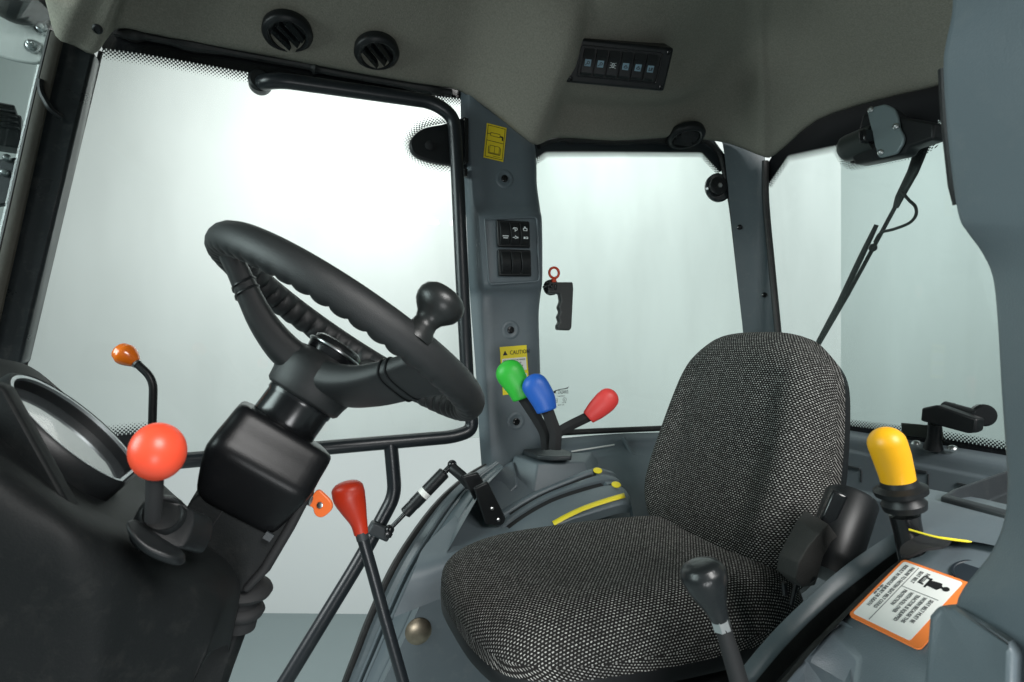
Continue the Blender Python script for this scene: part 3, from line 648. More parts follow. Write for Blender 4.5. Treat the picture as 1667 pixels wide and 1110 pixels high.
# wiper motor
wm = thing('wiper_motor', P(1440, 262, X=1.36), 'wiper motor with a grey cover plate above the rear window', 'wiper motor')
a, b = P(1372, 245, X=1.36), P(1420, 226, X=1.36); ax = (b-a).normalized()
m = MB(); L_ = (b-a).length; m.lathe([(0.012, 0.0), (0.026, 0.002), (0.033, 0.010), (0.0345, 0.02), (0.0345, L_), (0.034, L_+0.01)], frame(a, ax), 28); m.build('motor_can', mat('dark_green_can', (0.030, 0.036, 0.034), 0.38), wm)
cv = [(1411, 181), (1420, 174), (1440, 169), (1455, 176), (1461, 190), (1463, 207), (1471, 222), (1470, 232), (1459, 250), (1430, 257), (1424, 238)]
m = MB(); m.prism(fillet(flatpoly(cv+[cv[0]], X=1.335), 0.008)[:-1], (0.010, 0, 0)); m.build('cover_plate', mat('grey_zinc_cover', (0.20, 0.25, 0.26), 0.45, metal=0.4, var=0.1), wm, bevel=0.003)
m = MB(); m.prism(flatpoly([(1404, 186), (1440, 172), (1464, 190), (1500, 195), (1522, 200), (1520, 226), (1478, 240), (1470, 252), (1392, 268), (1385, 258)], X=1.347), (0.045, 0, 0)); m.build('gearbox', BLK, wm, bevel=0.006)
m = MB(); m.box(frame(P(1420, 224, X=1.345), ax), 0.075, 0.03, 0.018); m.build('flange', BLKG, wm, bevel=0.004)
for (u, v) in ((1418, 179), (1459, 206), (1434, 248)):
    m = MB(); m.lathe([(0.007, 0), (0.007, 0.004), (0.004, 0.006), (0.003, 0.004)], frame(P(u, v, X=1.334), Vector((-1, -0.2, 0))), 10); m.build('bolt', STEEL, wm)
# wiper arm outside the glass
wa = thing('window_wiper', P(1340, 552, X=1.50), 'black wiper arm with looped washer hose outside the rear window', 'wiper')
WX = 1.49
m = MB(); m.tube(lin([P(1504, 232, X=WX), P(1486, 280, X=WX), P(1464, 322, X=WX), P(1458, 338, X=WX)], 2), [0.017, 0.0165, 0.015, 0.0135, 0.012, 0.010, 0.008], 10, flat=0.6, axis=Vector((1, 0, 0))); m.sphere(P(1508, 214, X=WX), 0.022); m.build('arm', BLK, wa)
m = MB(); m.tube(lin([P(1460, 332, X=WX), P(1418, 410, X=WX), P(1380, 480, X=WX), P(1316, 590, X=WX)], 2), 0.0055, 8); m.build('rod', BLKG, wa)
m = MB(); m.tube(lin([P(1427, 366, X=WX+0.01), P(1402, 418, X=WX+0.01), P(1368, 490, X=WX+0.01), P(1314, 592, X=WX+0.01)], 2), [0.006, 0.007, 0.008, 0.008, 0.008, 0.008, 0.007], 8); m.build('blade', RUB, wa)
m = MB(); m.sphere(P(1421, 403, X=WX-0.004), 0.011); m.build('pivot', BLKG, wa)
m = MB(); m.tube(catmull([P(1468, 312, X=WX-0.005), P(1480, 326, X=WX-0.01), P(1490, 336, X=WX-0.01), P(1491, 350, X=WX-0.01), P(1480, 363, X=WX-0.01), P(1455, 373, X=WX-0.01), P(1434, 379, X=WX-0.005), P(1424, 394, X=WX)], 6), 0.0040, 8); m.build('washer_hose', RUB, wa)

# rear window latch
rl = thing('rear_window_latch', P(1520, 728, X=1.40), 'black rear window latch with twin round rollers on the sill', 'latch')
LX = 1.36
def qb(m, pts, X, d): m.prism(flatpoly(pts, X=X), (d, 0, 0)); return m
m = MB(); qb(m, [(1500, 664), (1524, 659), (1590, 682), (1587, 702), (1576, 706), (1498, 685)], LX-0.01, 0.03); m.build('lever_arm', BLK, rl, bevel=0.004)
m = MB(); m.tube([P(1538, 664, X=LX+0.04), P(1588, 678, X=LX+0.03)], 0.016, 12); m.build('cross_bar', BLK, rl)
for (u, v, r) in ((1546, 668, 0.019), (1598, 675, 0.024)):
    m = MB(); m.lathe([(r*0.4, 0), (r, 0.001), (r, 0.012), (r*0.8, 0.016), (r*0.3, 0.016)], frame(P(u, v, X=LX+0.05), Vector((-0.6, -0.7, 0))), 26); m.build('roller', BLKG, rl)
m = MB(); m.tube([P(1522, 690, X=LX+0.01), P(1520, 712, X=LX+0.015), P(1519, 730, X=LX+0.02)], [0.014, 0.013, 0.020], 12); m.build('post', BLK, rl)
m = MB(); qb(m, [(1466, 688), (1532, 694), (1534, 716), (1468, 708)], 1.385, 0.006); m.build('striker_plate', mat('dull_plate', (0.05, 0.055, 0.045), 0.4), rl, bevel=0.002)
for (u, v) in ((1492, 721), (1551, 729)):
    m = MB(); m.lathe([(0.011, 0), (0.010, 0.004), (0.006, 0.008), (0.002, 0.009)], frame(P(u, v+2, X=1.385), Vector((0, 0, 1))), 16); m.build('bolt', STEEL, rl)

# ------------------------------------------------------------------ rear panel behind the seat
rp = thing('rear_bulkhead', W(1.40, 0.8, -0.8), 'grey moulded panel under the rear window behind the seat', 'panel')
zs = P(1500, 727, X=1.40).z-H
prof = [(1.47, zs+0.005), (1.392, zs), (1.378, zs-0.008), (1.375, zs-0.02), (1.374, zs-0.035), (1.366, zs-0.04), (1.36, zs-0.13), (1.345, zs-0.14), (1.33, zs-0.30), (1.20, zs-0.36), (1.10, zs-0.42)]
m = MB(); m.grid([[W(x, y, h) for x, h in prof] for y in (0.10, 0.4, 0.8, 1.2, 1.47)]); RPB = m.bvh(); m.build('panel_skin', GREY, rp, smooth=40, bevel=0.003)
for (u, v) in ((1385, 760), (1490, 765), (1582, 792)):
    p, n = hit(RPB, u, v); m = MB(); m.box(frame(p, n, Vector((0, 1, 0))), 0.055, 0.006, 0.008); m.box(frame(p-Vector((0, 0.03, 0.018)), n, Vector((0, 1, 0))), 0.004, 0.03, 0.006); m.build('clip_slot', GREYD, rp, bevel=0.001)
ty = thing('storage_tray', W(1.15, 0.5, -0.35), 'dark grey open storage tray in the rear corner beside the yellow lever', 'tray')
def tz(u, v): return P(u, v, Z=-0.235)
q = [P(u, v, Z=-0.205) for u, v in ((1531, 808), (1550, 797), (1690, 748), (1830, 800), (1660, 842))]
m = MB(); cq = sum(q, Vector())/5
m.grid([[p*1.0+Vector((0, 0, -0.035)) for p in q], q, [cq+(p-cq)*0.90+Vector((0, 0, 0.002)) for p in q], [cq+(p-cq)*0.82+Vector((0, 0, -0.03)) for p in q]], closed=True); m.f.append([15, 16, 17, 18, 19]); m.build('tray_body', GREYD, ty, bevel=0.006, seg=3)

# ------------------------------------------------------------------ far fender
ff = thing('wheel_fender', P(700, 1130, Y=1.2), 'big curved grey fender beside the far door with seal and slotted quadrant', 'fender')
A0 = [(535, 1175), (556, 1110), (575, 1060), (598, 1000), (640, 912), (700, 826), (752, 777), (800, 748)]
AF = [1, 1, 1, 1, 0.92, 0.72, 0.45, 0.25]
def arc(du, dv, Y, ease=1.0): return [P(u+du*(0.8+0.2*i/7)*AF[i], v+dv*(i/7.0)**1.2*AF[i], Y=Y+(1.42-Y)*max(0, (0.8-AF[i]))*0.9 if Y < 1.42 else Y) for i, (u, v) in enumerate(A0)]
arcs = [arc(0, 0, 1.475), arc(4, 2, 1.455), arc(14, 6, 1.45)]
m = MB(); m.grid([catmull(a, 5) for a in arcs]); m.build('door_seal', RUB, ff, solid=0.012, soff=-1, smooth=50)
arcs = [arc(13, 6, 1.452), arc(20, 9, 1.43), arc(30, 14, 1.42), arc(33, 17, 1.40), arc(40, 20, 1.40), arc(44, 22, 1.36), arc(56, 30, 1.34), arc(60, 34, 1.32), arc(70, 44, 1.30), arc(80, 52, 1.22)]
last = arcs[-1]
wallr = [[Vector((p.x+0.0, 1.20, p.z)) for p in last]]
base_row = [p.copy() for p in last]
m = MB(); m.grid([catmull(a, 5) for a in arcs]); m.build('fender_lip', GREYP, ff, smooth=38)
for ai, rr9 in ((3, 0.0035), (5, 0.0045), (8, 0.0045)):
    m = MB(); m.tube(catmull(arcs[ai], 5), rr9, 8); m.build('pressed_bead', GREYP, ff)
# inner wall facing the camera side of the cab
lw = catmull(last, 5)
rows = [[Vector((p.x, 1.22, min(p.z, H-0.455))) for p in lw]]
for k in range(1, 8):
    f_ = k/7; rows.append([Vector((p.x+(1.40-p.x)*f_, 1.22-0.012*math.sin(f_*3.1), min(p.z, H-0.455))) for p in lw])
m = MB(); m.grid(rows); FWB = m.bvh(); m.build('inner_wall', GREYP, ff, smooth=50)
p, n = hit(FWB, 681, 1027); m = MB(); m.lathe([(0.029, 0), (0.0285, 0.003), (0.026, 0.0045), (0.018, 0.0075), (0.008, 0.009), (0.001, 0.0092)], frame(p, n), 30); m.build('plug_cap', BRASS, ff)
# top shelf under the quarter window
sh = [
 [(790, 742), (850, 722), (905, 714), (1000, 706), (1060, 704), (1240, 700)],
 [(795, 752), (850, 736), (915, 731), (1000, 722), (1060, 718), (1240, 714)],
 [(796, 766), (850, 742), (925, 741), (1005, 730), (1065, 730), (1240, 722)],
 [(770, 800), (835, 772), (930, 762), (1010, 752), (1070, 748), (1240, 745)],
 [(695, 850), (820, 812), (930, 790), (1015, 788), (1080, 790), (1240, 780)],
 [(672, 900), (815, 852), (940, 838), (1010, 840), (1080, 860), (1240, 850)],
 [(640, 975), (815, 910), (940, 900), (1020, 905), (1080, 915), (1240, 905)]]
shY = [1.49, 1.455, 1.44, 1.37, 1.27, 1.205, 1.19]
shD = [0, 0, 0, 12, 34, 34, 30]
rows = [catmull([P(u, v+dv, Y=y) for u, v in r], 6) for r, y, dv in zip(sh, shY, shD)]
cols = [catmull(list(c), 4) for c in zip(*rows)]
m = MB(); m.grid([list(r) for r in zip(*cols)]); SHB = m.bvh(); m.build('top_shelf', GREY, ff, smooth=50)
# raised pedestal below the three levers
ped_t = [P(836, 741, Y=1.415), P(876, 754, Y=1.345), P(952, 752, Y=1.34), P(964, 735, Y=1.41)]
ped_b = [P(818, 800, Y=1.40), P(866, 822, Y=1.325), P(972, 806, Y=1.32), P(985, 765, Y=1.405)]
m = MB(); m.grid([ped_b, ped_t], closed=True); m.f.append([4, 5, 6, 7]); m.build('lever_pedestal', GREY, ff, bevel=0.005, seg=3)
p0 = [P(800, 770, Y=1.42), P(836, 748, Y=1.40), P(845, 790, Y=1.34), P(812, 822, Y=1.34)]
m = MB(); m.prism(p0, (0.004, 0.02, -0.012)); m.build('corner_web', GREY, ff, bevel=0.008, seg=3)
m = MB(); m.tube([P(930, 735, Y=1.425), P(1000, 724, Y=1.425)], 0.0022, 8); m.build('white_rod', WHITEP, ff)
m = MB(); m.tube(fillet([P(1015, 712, Y=1.45), P(1022, 728, Y=1.44), P(1030, 742, Y=1.42), P(1060, 746, Y=1.41), P(1080, 742, Y=1.41)], 0.02), 0.006, 10); m.build('moulded_rib', GREY, ff)

# slotted quadrant
qd = [[(1000, 768), (965, 763), (915, 782), (860, 806), (800, 842), (745, 892)],
      [(1005, 778), (972, 772), (925, 788), (870, 812), (812, 850), (756, 900)],
      [(1015, 790), (990, 786), (945, 796), (890, 816), (832, 852), (775, 905)],
      [(1026, 806), (1005, 803), (960, 818), (905, 838), (850, 870), (795, 920)],
      [(1029, 820), (1008, 822), (960, 836), (915, 852), (862, 886), (806, 935)]]
qY = [1.30, 1.28, 1.245, 1.195, 1.165]
qb_ = [catmull([P(u, v, Y=y) for u, v in r], 8) for r, y in zip(qd, qY)]
QU = Vector((-0.10, -0.50, 0.86))
def qpt(f, k):
    a_ = min(int(f), 3); return qb_[a_][k].lerp(qb_[a_+1][k], f-a_)
qprof = [(0, -0.030), (0, -0.003), (0.10, 0.003), (0.35, 0.007), (0.70, 0.007), (0.88, 0.003), (0.94, -0.016), (1.16, -0.016), (1.20, 0.001), (1.32, 0.007), (1.60, 0.008), (1.80, 0.006), (1.90, 0.001), (1.94, -0.016), (2.16, -0.016), (2.20, 0.0), (2.30, 0.002), (3.0, 0.002), (3.9, 0.001), (4, -0.002), (4, -0.030)]
nq = len(qb_[0]); rows = []
for f, hh in qprof:
    r_ = []
    for k in range(nq):
        x_ = k/(nq-1); h_ = hh
        if hh == -0.016 and x_ < (0.215 if f < 1.5 else 0.235): h_ = 0.003
        if x_ < 0.04 and h_ > -0.01: h_ -= 0.006*(1-x_/0.04)
        r_.append(qpt(f, k)+QU*h_)
    rows.append(r_)
rows = [[p_+Vector((0.006, 0.0, -0.03)) for p_ in [r[0]]]+r for r in rows]
m = MB(); m.grid(rows); QB = m.bvh()
qo = m.build('slotted_quadrant', GREY, ff, smooth=40)
def on_q(pix, off=0.001):
    out = []
    for u, v in pix:
        try: p, n = hit(QB, u, v)
        except Exception: continue
        if p is None: continue
        out.append(p+n*off)
    return out
def ribbon(m, a, b):
    m.grid([a, b]); return m
def qhit(u, v):
    r_ = QB.ray_cast(cam.location, ray(u, v))
    return r_[0]
def qribbon(name, ctr, w_px, mt, off):
    pa = []; pb = []
    c2 = catmull([Vector((u, v, 0)) for u, v in ctr], 5)
    for i, c in enumerate(c2):
        d = (c2[min(i+1, len(c2)-1)]-c2[max(i-1, 0)]).normalized(); nn = Vector((-d.y, d.x, 0))
        A = qhit(c.x+nn.x*w_px/2, c.y+nn.y*w_px/2); B = qhit(c.x-nn.x*w_px/2, c.y-nn.y*w_px/2)
        if A is None or B is None: continue
        pa.append(A+Vector((0, -off*1.5, off*2))); pb.append(B+Vector((0, -off*1.5, off*2)))
    if len(pa) < 2: return None
    m = MB(); m.grid([pa, pb]); return m.build(name, mt, qo, smooth=60, solid=0.0006)
for f0, f1, x0 in ((0.89, 1.19, 0.22), (1.905, 2.19, 0.24)):
    ks = [k for k in range(nq) if k/(nq-1) > x0]
    m = MB(); m.grid([[qpt(f, k)+QU*(-0.0005 if f in (0.89, 1.905) else -0.0035) for k in ks] for f in (f0, f1)]); m.build('slot_shade', BLKM, qo, smooth=0)  # black ribbon just below the surface paints the darkness inside the slot
def qtube(name, ctr, r, mt):
    pts = [qhit(c.x, c.y) for c in catmull([Vector((u, v, 0)) for u, v in ctr], 5)]
    pts = [p+Vector((0, 0, r*0.2)) for p in pts if p is not None]
    if len(pts) > 1: m = MB(); m.tube(pts, r, 10); m.build(name, mt, qo)
qribbon('yellow_strip', [(1016, 808), (985, 817), (950, 829), (922, 842), (900, 854)], 8, YSTRIP, 0.0016)
for (u, v) in ((972, 769), (1002, 792)):
    p = qhit(u, v)
    if p is None: p, _ = hit(SHB, u, v)
    m = MB(); m.lathe([(0.0115, 0), (0.0115, 0.0015), (0.010, 0.002)], frame(p+Vector((0, -0.003, 0.005)), Vector((-0.15, -0.45, 1))), 20); m.build('yellow_dot', YSTRIP, qo)

# two flat black position levers
def flat_lever(pix, Y, label, studs):
    t = thing('position_lever', P(pix[2][0], pix[2][1], Y=Y), label, 'lever', 'flat black position levers')
    m = MB(); m.prism(fillet(flatpoly(pix+[pix[0]], Y=Y), 0.008)[:-1], (0.004, 0.016, 0)); m.build('paddle', BLK, t, bevel=0.004, seg=3)
    for u, v in studs:
        m = MB(); m.lathe([(0.0042, 0), (0.0042, 0.002), (0.0015, 0.003)], frame(P(u, v, Y=Y-0.0005), Vector((0, -1, 0.2))), 12); m.build('stud', STEEL, t)
    return t
flat_lever([(752, 776), (778, 769), (810, 826), (806, 846), (786, 842)], 1.285, 'black paddle lever without studs, next to the gas strut end', [])
flat_lever([(771, 795), (794, 784), (824, 846), (818, 856), (790, 854)], 1.235, 'black paddle lever with two bright studs above the seat cushion', [(801, 828), (811, 846)])

# ------------------------------------------------------------------ coloured spool levers
def lever(name, knob, krad, shaft, srad, t, kmat, label, cat='lever', flat=0.58, smat=BLKM, group=None, collar=None, kflat=None):
    allp = [P(u, v, t=t if not isinstance(t, (list, tuple)) else t[0]) for u, v in knob]
    tt = t
    o = thing(name, P(shaft[-1][0], shaft[-1][1], t=t), label, cat, group)
    kp = catmull([P(u, v, t=tt) for u, v in knob], 6); rr_ = [r.x*1.2*tt/F for r in catmull([Vector((r, 0, 0)) for r in krad], 6)]
    # rounded end
    m = MB(); e0 = kp[-1]; d = (kp[-1]-kp[-2]).normalized(); re = rr_[-1]
    for k in range(1, 7):
        q = k/6*math.pi/2; kp.append(e0+d*(math.sin(q)*re*0.9)); rr_.append(max(0.0003, re*math.cos(q)))
    s0 = kp[0]; kp.insert(0, s0-(kp[1]-s0).normalized()*0.0015); rr_.insert(0, rr_[0]*0.9)
    m.tube(kp, rr_, 24, flat=flat, axis=VF); m.build('knob', kmat, o, smooth=60)
    m = MB(); sp_ = [P(u, v, t=tt) for u, v in shaft]; sp_ = fillet(sp_, 0.03); m.tube(sp_, srad*1.12*tt/F, 4, flat=0.4, axis=VF); m.build('shaft', smat, o, bevel=0.0015)
    if collar:
        (u0, v0), (u1, v1), cr, cm = collar; m = MB(); m.tube([P(u0, v0, t=tt), P(u1, v1, t=tt)], cr*tt/F, 8 if cm is STEEL else 16); m.build('collar', cm, o, smooth=30)
    return o
lv = 'coloured spool valve levers'
lever('spool_lever', [(850, 648), (843, 630), (834, 614), (830, 607)], [13, 16.5, 19, 19.5], [(850, 645), (872, 678), (888, 705), (890, 732)], 8.5, 1.40, GRNT, 'spool lever with a green knob in front of the caution sticker', group=lv)
lever('spool_lever', [(890, 668), (884, 650), (875, 634), (871, 628)], [14, 17, 18, 18], [(890, 665), (899, 690), (905, 705), (903, 732)], 9.5, 1.36, BLUT, 'spool lever with a blue knob between the green and red ones', group=lv)
lever('spool_lever', [(958, 679), (970, 668), (984, 655), (990, 649)], [10, 13.5, 15.5, 15], [(962, 676), (925, 694), (905, 706), (900, 730)], 8.0, 1.42, REDT, 'spool lever with a coral red knob angled over the window sill', group=lv)
lb = [(850, 729), (862, 724), (885, 722), (922, 732), (931, 737), (930, 742), (900, 743), (875, 741), (855, 735)]
lbp = [P(u, v, Z=(P(890, 735, Y=1.385).z-H)) for u, v in lb]
m = MB(); m.prism(lbp, (0, 0, -0.012)); o = m.build('lever_gate_plate', GREYD, bevel=0.003); tag(o, 'dark oblong plate the coloured spool levers rise from', 'lever plate')

# ------------------------------------------------------------------ seat
def pad(outline, org, ax, ay, az, thick, r0, bump, mt, name, parent, back=0.0, power=2.0, nr=26):
    """upholstered pad: outline in (ax, ay), bulging along az"""
    o2 = catmull([Vector((x, y, 0)) for x, y in outline], 8, closed=True); n = len(o2)
    c = sum(o2, Vector())/n
    rs = [i/nr for i in range(1, nr)]+[1.0]
    rs = [1-(1-k/nr)**1.6 for k in range(1, nr+1)]
    rows = []; uvs = []
    prev = [None]*n; arc_ = [0.0]*n
    for r in rs:
        row = []
        for i, q in enumerate(o2):
            p = c+(q-c)*r
            x = max(0, (r-r0)/(1-r0)); d = thick*(1-x**power)**(1/power) if x < 1 else 0
            d += bump(p.x, p.y)*(1-x**3)
            pos = org+ax*p.x+ay*p.y+az*d
            if prev[i] is None: arc_[i] = (p-c).length
            else: arc_[i] += (pos-prev[i]).length
            prev[i] = pos; row.append(pos)
            dd = (q-c).normalized(); uvs.append((c.x+dd.x*arc_[i], c.y+dd.y*arc_[i]))
        rows.append(row)
    m = MB(); m.grid(rows, closed=True, uv=uvs)
    k = len(m.v); m.v.append(org+ax*c.x+ay*c.y+az*(thick+bump(c.x, c.y))); m.uv.append((c.x, c.y))
    for i in range(n): m.f.append([k, i, (i+1) % n])
    if back:
        br_ = [p-az*back for p in rows[-1]]; b0 = len(m.v); last_ = (len(rows)-1)*n
        m.v += br_; m.uv += [(u_+0.0, v_+back) for u_, v_ in uvs[-n:]]
        for i in range(n): j = (i+1) % n; m.f.append([last_+i, last_+j, b0+j, b0+i])
        m.f.append(list(reversed(range(b0, b0+n))))
    return m.build(name, mt, parent, smooth=70)
seat = thing('driver_seat', W(0.55, 0.85, -0.85), 'driver seat upholstered in black fabric with white flecks', 'seat')
# cushion: x rearwards, y away from camera
cu = [(x*1.12, y*0.85) for x, y in [(-0.255, 0.02), (-0.25, 0.13), (-0.225, 0.205), (-0.15, 0.245), (0.0, 0.255), (0.15, 0.245), (0.245, 0.215), (0.275, 0.12), (0.275, -0.10), (0.25, -0.20), (0.15, -0.245), (0.0, -0.255), (-0.15, -0.24), (-0.225, -0.195), (-0.25, -0.11)]]
def cb(x, y): return 0.016*(abs(y)/0.2)**2.2-0.006-0.012*math.exp(-((x-0.05)/0.16)**2-(y/0.13)**2)+0.01*x/0.25
axc = Vector((math.cos(0.03), 0, -math.sin(0.03))); azc = Vector((math.sin(0.03), 0, math.cos(0.03)))
pad(cu, W(0.535, 0.888, -0.447), axc, Vector((0, 1, 0)), azc, 0.074, 0.58, cb, FABRIC, 'cushion', seat, back=0.020)
n_ = [(x*0.99, y*0.99) for x, y in cu]
o2 = catmull([Vector((x, y, 0)) for x, y in n_], 6, closed=True); org = W(0.535, 0.888, -0.467)
rows = [[org+axc*p.x*s+Vector((0, 1, 0))*p.y*s+azc*d for p in o2] for s, d in ((1.0, 0.006), (1.015, 0.0), (1.01, -0.02), (0.9, -0.035), (0.4, -0.05))]
m = MB(); m.grid(rows, closed=True); m.build('seat_pan', BLK, seat, smooth=50)
m = MB(); m.box(Matrix.Translation(W(0.58, 0.86, -0.70)), 0.34, 0.36, 0.40); m.build('suspension_base', BLKM, seat, bevel=0.03, seg=3)
m = MB(); m.tube([P(752, 982, Y=1.06), P(760, 1000, Y=1.05), P(764, 1018, Y=1.05)], [0.012, 0.017, 0.006], 14); m.build('adjuster_knob', BLKM, seat)
# backrest: local x = across (y world), local y = up
bu = [(x*0.90, y*0.98) for x, y in [(0.0, 0.435), (0.10, 0.428), (0.155, 0.40), (0.192, 0.355), (0.214, 0.28), (0.233, 0.17), (0.238, 0.09), (0.225, 0.01), (0.175, -0.06), (0.09, -0.09), (0.0, -0.095), (-0.09, -0.09), (-0.175, -0.06), (-0.225, 0.01), (-0.238, 0.09), (-0.238, 0.17), (-0.222, 0.28), (-0.200, 0.355), (-0.155, 0.40), (-0.10, 0.428)]]
tl = math.radians(15); ub = Vector((math.sin(tl), 0, math.cos(tl))); nb = Vector((-math.cos(tl), 0, math.sin(tl)))
def bb(x, y): return 0.016*(min(abs(x), 0.19)/0.17)**2.5+0.014*math.exp(-((y-0.02)/0.09)**2)-0.006-0.006*math.exp(-((abs(x)-0.115)/0.030)**2)*(1 if y < 0.33 else 0.4)
pad(bu, W(0.826, 0.922, -0.395), Vector((0, 1, 0)), ub, nb, 0.075, 0.70, bb, FABRIC, 'backrest', seat, back=0.02)
o2 = catmull([Vector((x, y, 0)) for x, y in bu], 6, closed=True); org = W(0.826, 0.922, -0.395)
rows = [[org+Vector((0, 1, 0))*p.x*s+ub*p.y*s-nb*d for p in o2] for s, d in ((0.985, 0.012), (0.99, 0.02), (0.98, 0.04), (0.85, 0.06), (0.3, 0.07))]
m = MB(); m.grid(rows, closed=True); m.build('backrest_shell', BLK, seat, smooth=50)

# belt retractor and buckle
rt = thing('belt_retractor', P(1350, 925, t=0.86), 'black plastic seat belt retractor housing at the seat side', 'belt retractor')
a, b = P(1388, 808, t=0.88), P(1352, 915, t=0.84); ax = (b-a).normalized()
L_ = (b-a).length
m = MB(); m.lathe([(0.020, -0.002), (0.034, 0.0), (0.0375, 0.006), (0.037, L_-0.01), (0.036, L_), (0.034, L_+0.004), (0.034, L_+0.02), (0.02, L_+0.022)], frame(a, ax), 32); m.build('housing', BLK, rt, smooth=40)
m = MB(); m.box(frame(P(1352, 835, t=0.85), Vector((-0.7, -0.7, 0.1)), ax) @ Matrix.Translation((0.0, 0, 0)), 0.070, 0.022, 0.022); m.build('belt_slot', BLKG, rt, bevel=0.004)
bk = thing('seat_belt', P(1300, 940, t=0.80), 'folded grey black seat belt webbing hanging by the retractor', 'seat belt')
fl = [[(1312, 835), (1345, 855), (1358, 872)], [(1300, 850), (1330, 872), (1348, 880)], [(1285, 880), (1315, 890), (1335, 905)], [(1272, 905), (1300, 915), (1330, 925)], [(1268, 925), (1295, 938), (1325, 942)], [(1290, 945), (1305, 952), (1322, 950)]]
ts = [[0.85, 0.80, 0.83], [0.83, 0.78, 0.81], [0.82, 0.78, 0.79], [0.81, 0.775, 0.79], [0.81, 0.78, 0.80], [0.80, 0.79, 0.80]]
rows = [[P(u, v, t=t_) for (u, v), t_ in zip(r, tr)] for r, tr in zip(fl, ts)]
m = MB(); m.grid(rows); m.build('webbing', WEB, bk, smooth=22, solid=0.005, bevel=0.002)
m = MB(); m.prism(flatpoly([(1300, 938), (1324, 928), (1332, 930), (1330, 945), (1318, 954), (1300, 952)], t=0.79), VF*0.012); m.build('buckle', BLK, bk, bevel=0.003)
m = MB(); m.tube([P(1276, 948, t=0.80), P(1278, 968, t=0.80)], 0.004, 8); m.tube([P(1296, 950, t=0.80), P(1288, 984, t=0.80)], 0.0035, 8); m.build('anchor_tab', BLKG, bk)

# ------------------------------------------------------------------ near fender console
nf = thing('side_console', W(0.62, 0.42, -0.75), 'grey near side console with curved rim and dark lever channel', 'console')
R1 = [(1120, 1215), (1150, 1165), (1190, 1110), (1245, 1042), (1300, 986), (1370, 925), (1440, 877), (1490, 852)]
R2 = [(1142, 1222), (1172, 1168), (1214, 1112), (1269, 1047), (1326, 990), (1392, 936), (1456, 888), (1505, 862)]
R2b = [(u+10, v+4) for u, v in R2]
R4 = [(1195, 1205), (1236, 1155), (1274, 1110), (1320, 1055), (1368, 1006), (1412, 962), (1462, 918), (1520, 888)]
def pr(R, Y): return [P(u, v, Y=Y) for u, v in R]
r1 = pr(R1, 0.545); r2 = pr(R2, 0.53)
rows = [[p+Vector((0, 0.012, -0.35)) for p in r1], [p+Vector((0, 0.004, -0.02)) for p in r1], r1, [p+Vector((0, -0.003, 0.003)) for p in r1], r2, pr(R2b, 0.527)]
m = MB(); m.grid([catmull(r, 5) for r in rows]); m.build('rim', GREYP, nf, smooth=45)
r2c = [p+Vector((0, -0.0005, -0.0006)) for p in pr(R2b, 0.527)]; r3 = [p+Vector((0, 0.0, -0.03)) for p in pr(R2b, 0.522)]; r4 = pr(R4, 0.47)
m = MB(); m.grid([catmull(r, 5) for r in (r2c, r3, [p.lerp(q, 0.5)+Vector((0, 0, -0.02)) for p, q in zip(r3, r4)], [p+Vector((0, 0.002, -0.012)) for p in r4], [p+Vector((0, 0, 0.0035)) for p in r4], [p+Vector((0, -0.006, 0.0035)) for p in r4])]); m.build('channel_seal', RUB, nf, smooth=40)
def hX(x):
    T = [(0.40, -0.62), (0.535, -0.53), (0.578, -0.345), (0.590, -0.319), (0.60, -0.312), (0.683, -0.267), (0.74, -0.243), (0.80, -0.232), (1.3, -0.228)]
    for (x0, h0), (x1, h1) in zip(T, T[1:]):
        if x <= x1: return h0+(h1-h0)*(x-x0)/(x1-x0)
    return T[-1][1]
xs = [0.40, 0.46, 0.52, 0.535, 0.578, 0.590, 0.60, 0.62, 0.65, 0.683, 0.74, 0.80, 0.9, 1.05, 1.25]
ys = [0.478, 0.472, 0.44, 0.40, 0.36, 0.32, 0.285, 0.272, 0.268, 0.268]
dz = [-0.10, -0.004, 0, 0, 0, 0, 0, -0.01, -0.05, -0.5]
rows = []
for y, z in zip(ys, dz):
    row = []
    for x in xs:
        yl = 0.0
        hh = hX(x)+z
        if y > 0.47 and x < 0.59:   # the channel edge follows the rim
            hh = max(hh, hX(0.59)-(0.59-x)*0.62) if z > -0.05 else hh
        if x > 0.70 and y < 0.40: hh -= 0.012*min(1, (x-0.70)/0.05)
        row.append(W(x, y, hh))
    rows.append(row)
m = MB(); m.grid(rows); NCB = m.bvh(); m.build('console_top', GREY, nf, smooth=40, bevel=0.006, seg=3)
# side slope between the channel edge and the front facets
side = [W(0.590, 0.474, hX(0.59)-0.001), W(0.535, 0.474, -0.352), W(0.47, 0.474, -0.41), W(0.40, 0.474, -0.50)]
side2 = [W(0.589, 0.455, hX(0.59)-0.002), W(0.553, 0.432, -0.40), W(0.50, 0.42, -0.52), W(0.44, 0.41, -0.66)]
m = MB(); m.grid([side, side2]); m.build('front_facet', GREY, nf, smooth=0)
p, n = hit(NCB, 1592, 932)
m = MB(); m.lathe([(0.024, -0.001), (0.024, 0.0016), (0.0215, 0.0018), (0.0208, 0.0008), (0.001, 0.0008)], frame(p, Vector((-0.3, 0, 1))), 32, cap0=False); m.build('cup_shade_disc', mat('recess_shade', (0.018, 0.026, 0.034), 0.5), nf)  # dark disc lying on the console paints the shade of a cup recess
m = MB(); m.prism(catmull([P(1505, 872, Z=-0.236), P(1530, 872, Z=-0.236), P(1548, 882, Z=-0.236), P(1535, 893, Z=-0.236), P(1505, 898, Z=-0.236), P(1482, 908, Z=-0.238), P(1466, 906, Z=-0.238), P(1470, 890, Z=-0.236)], 4, closed=True), (0, 0, 0.003)); m.build('lever_slot_shade', BLKM, nf)  # black sheet on the console top paints the dark of the slot opening
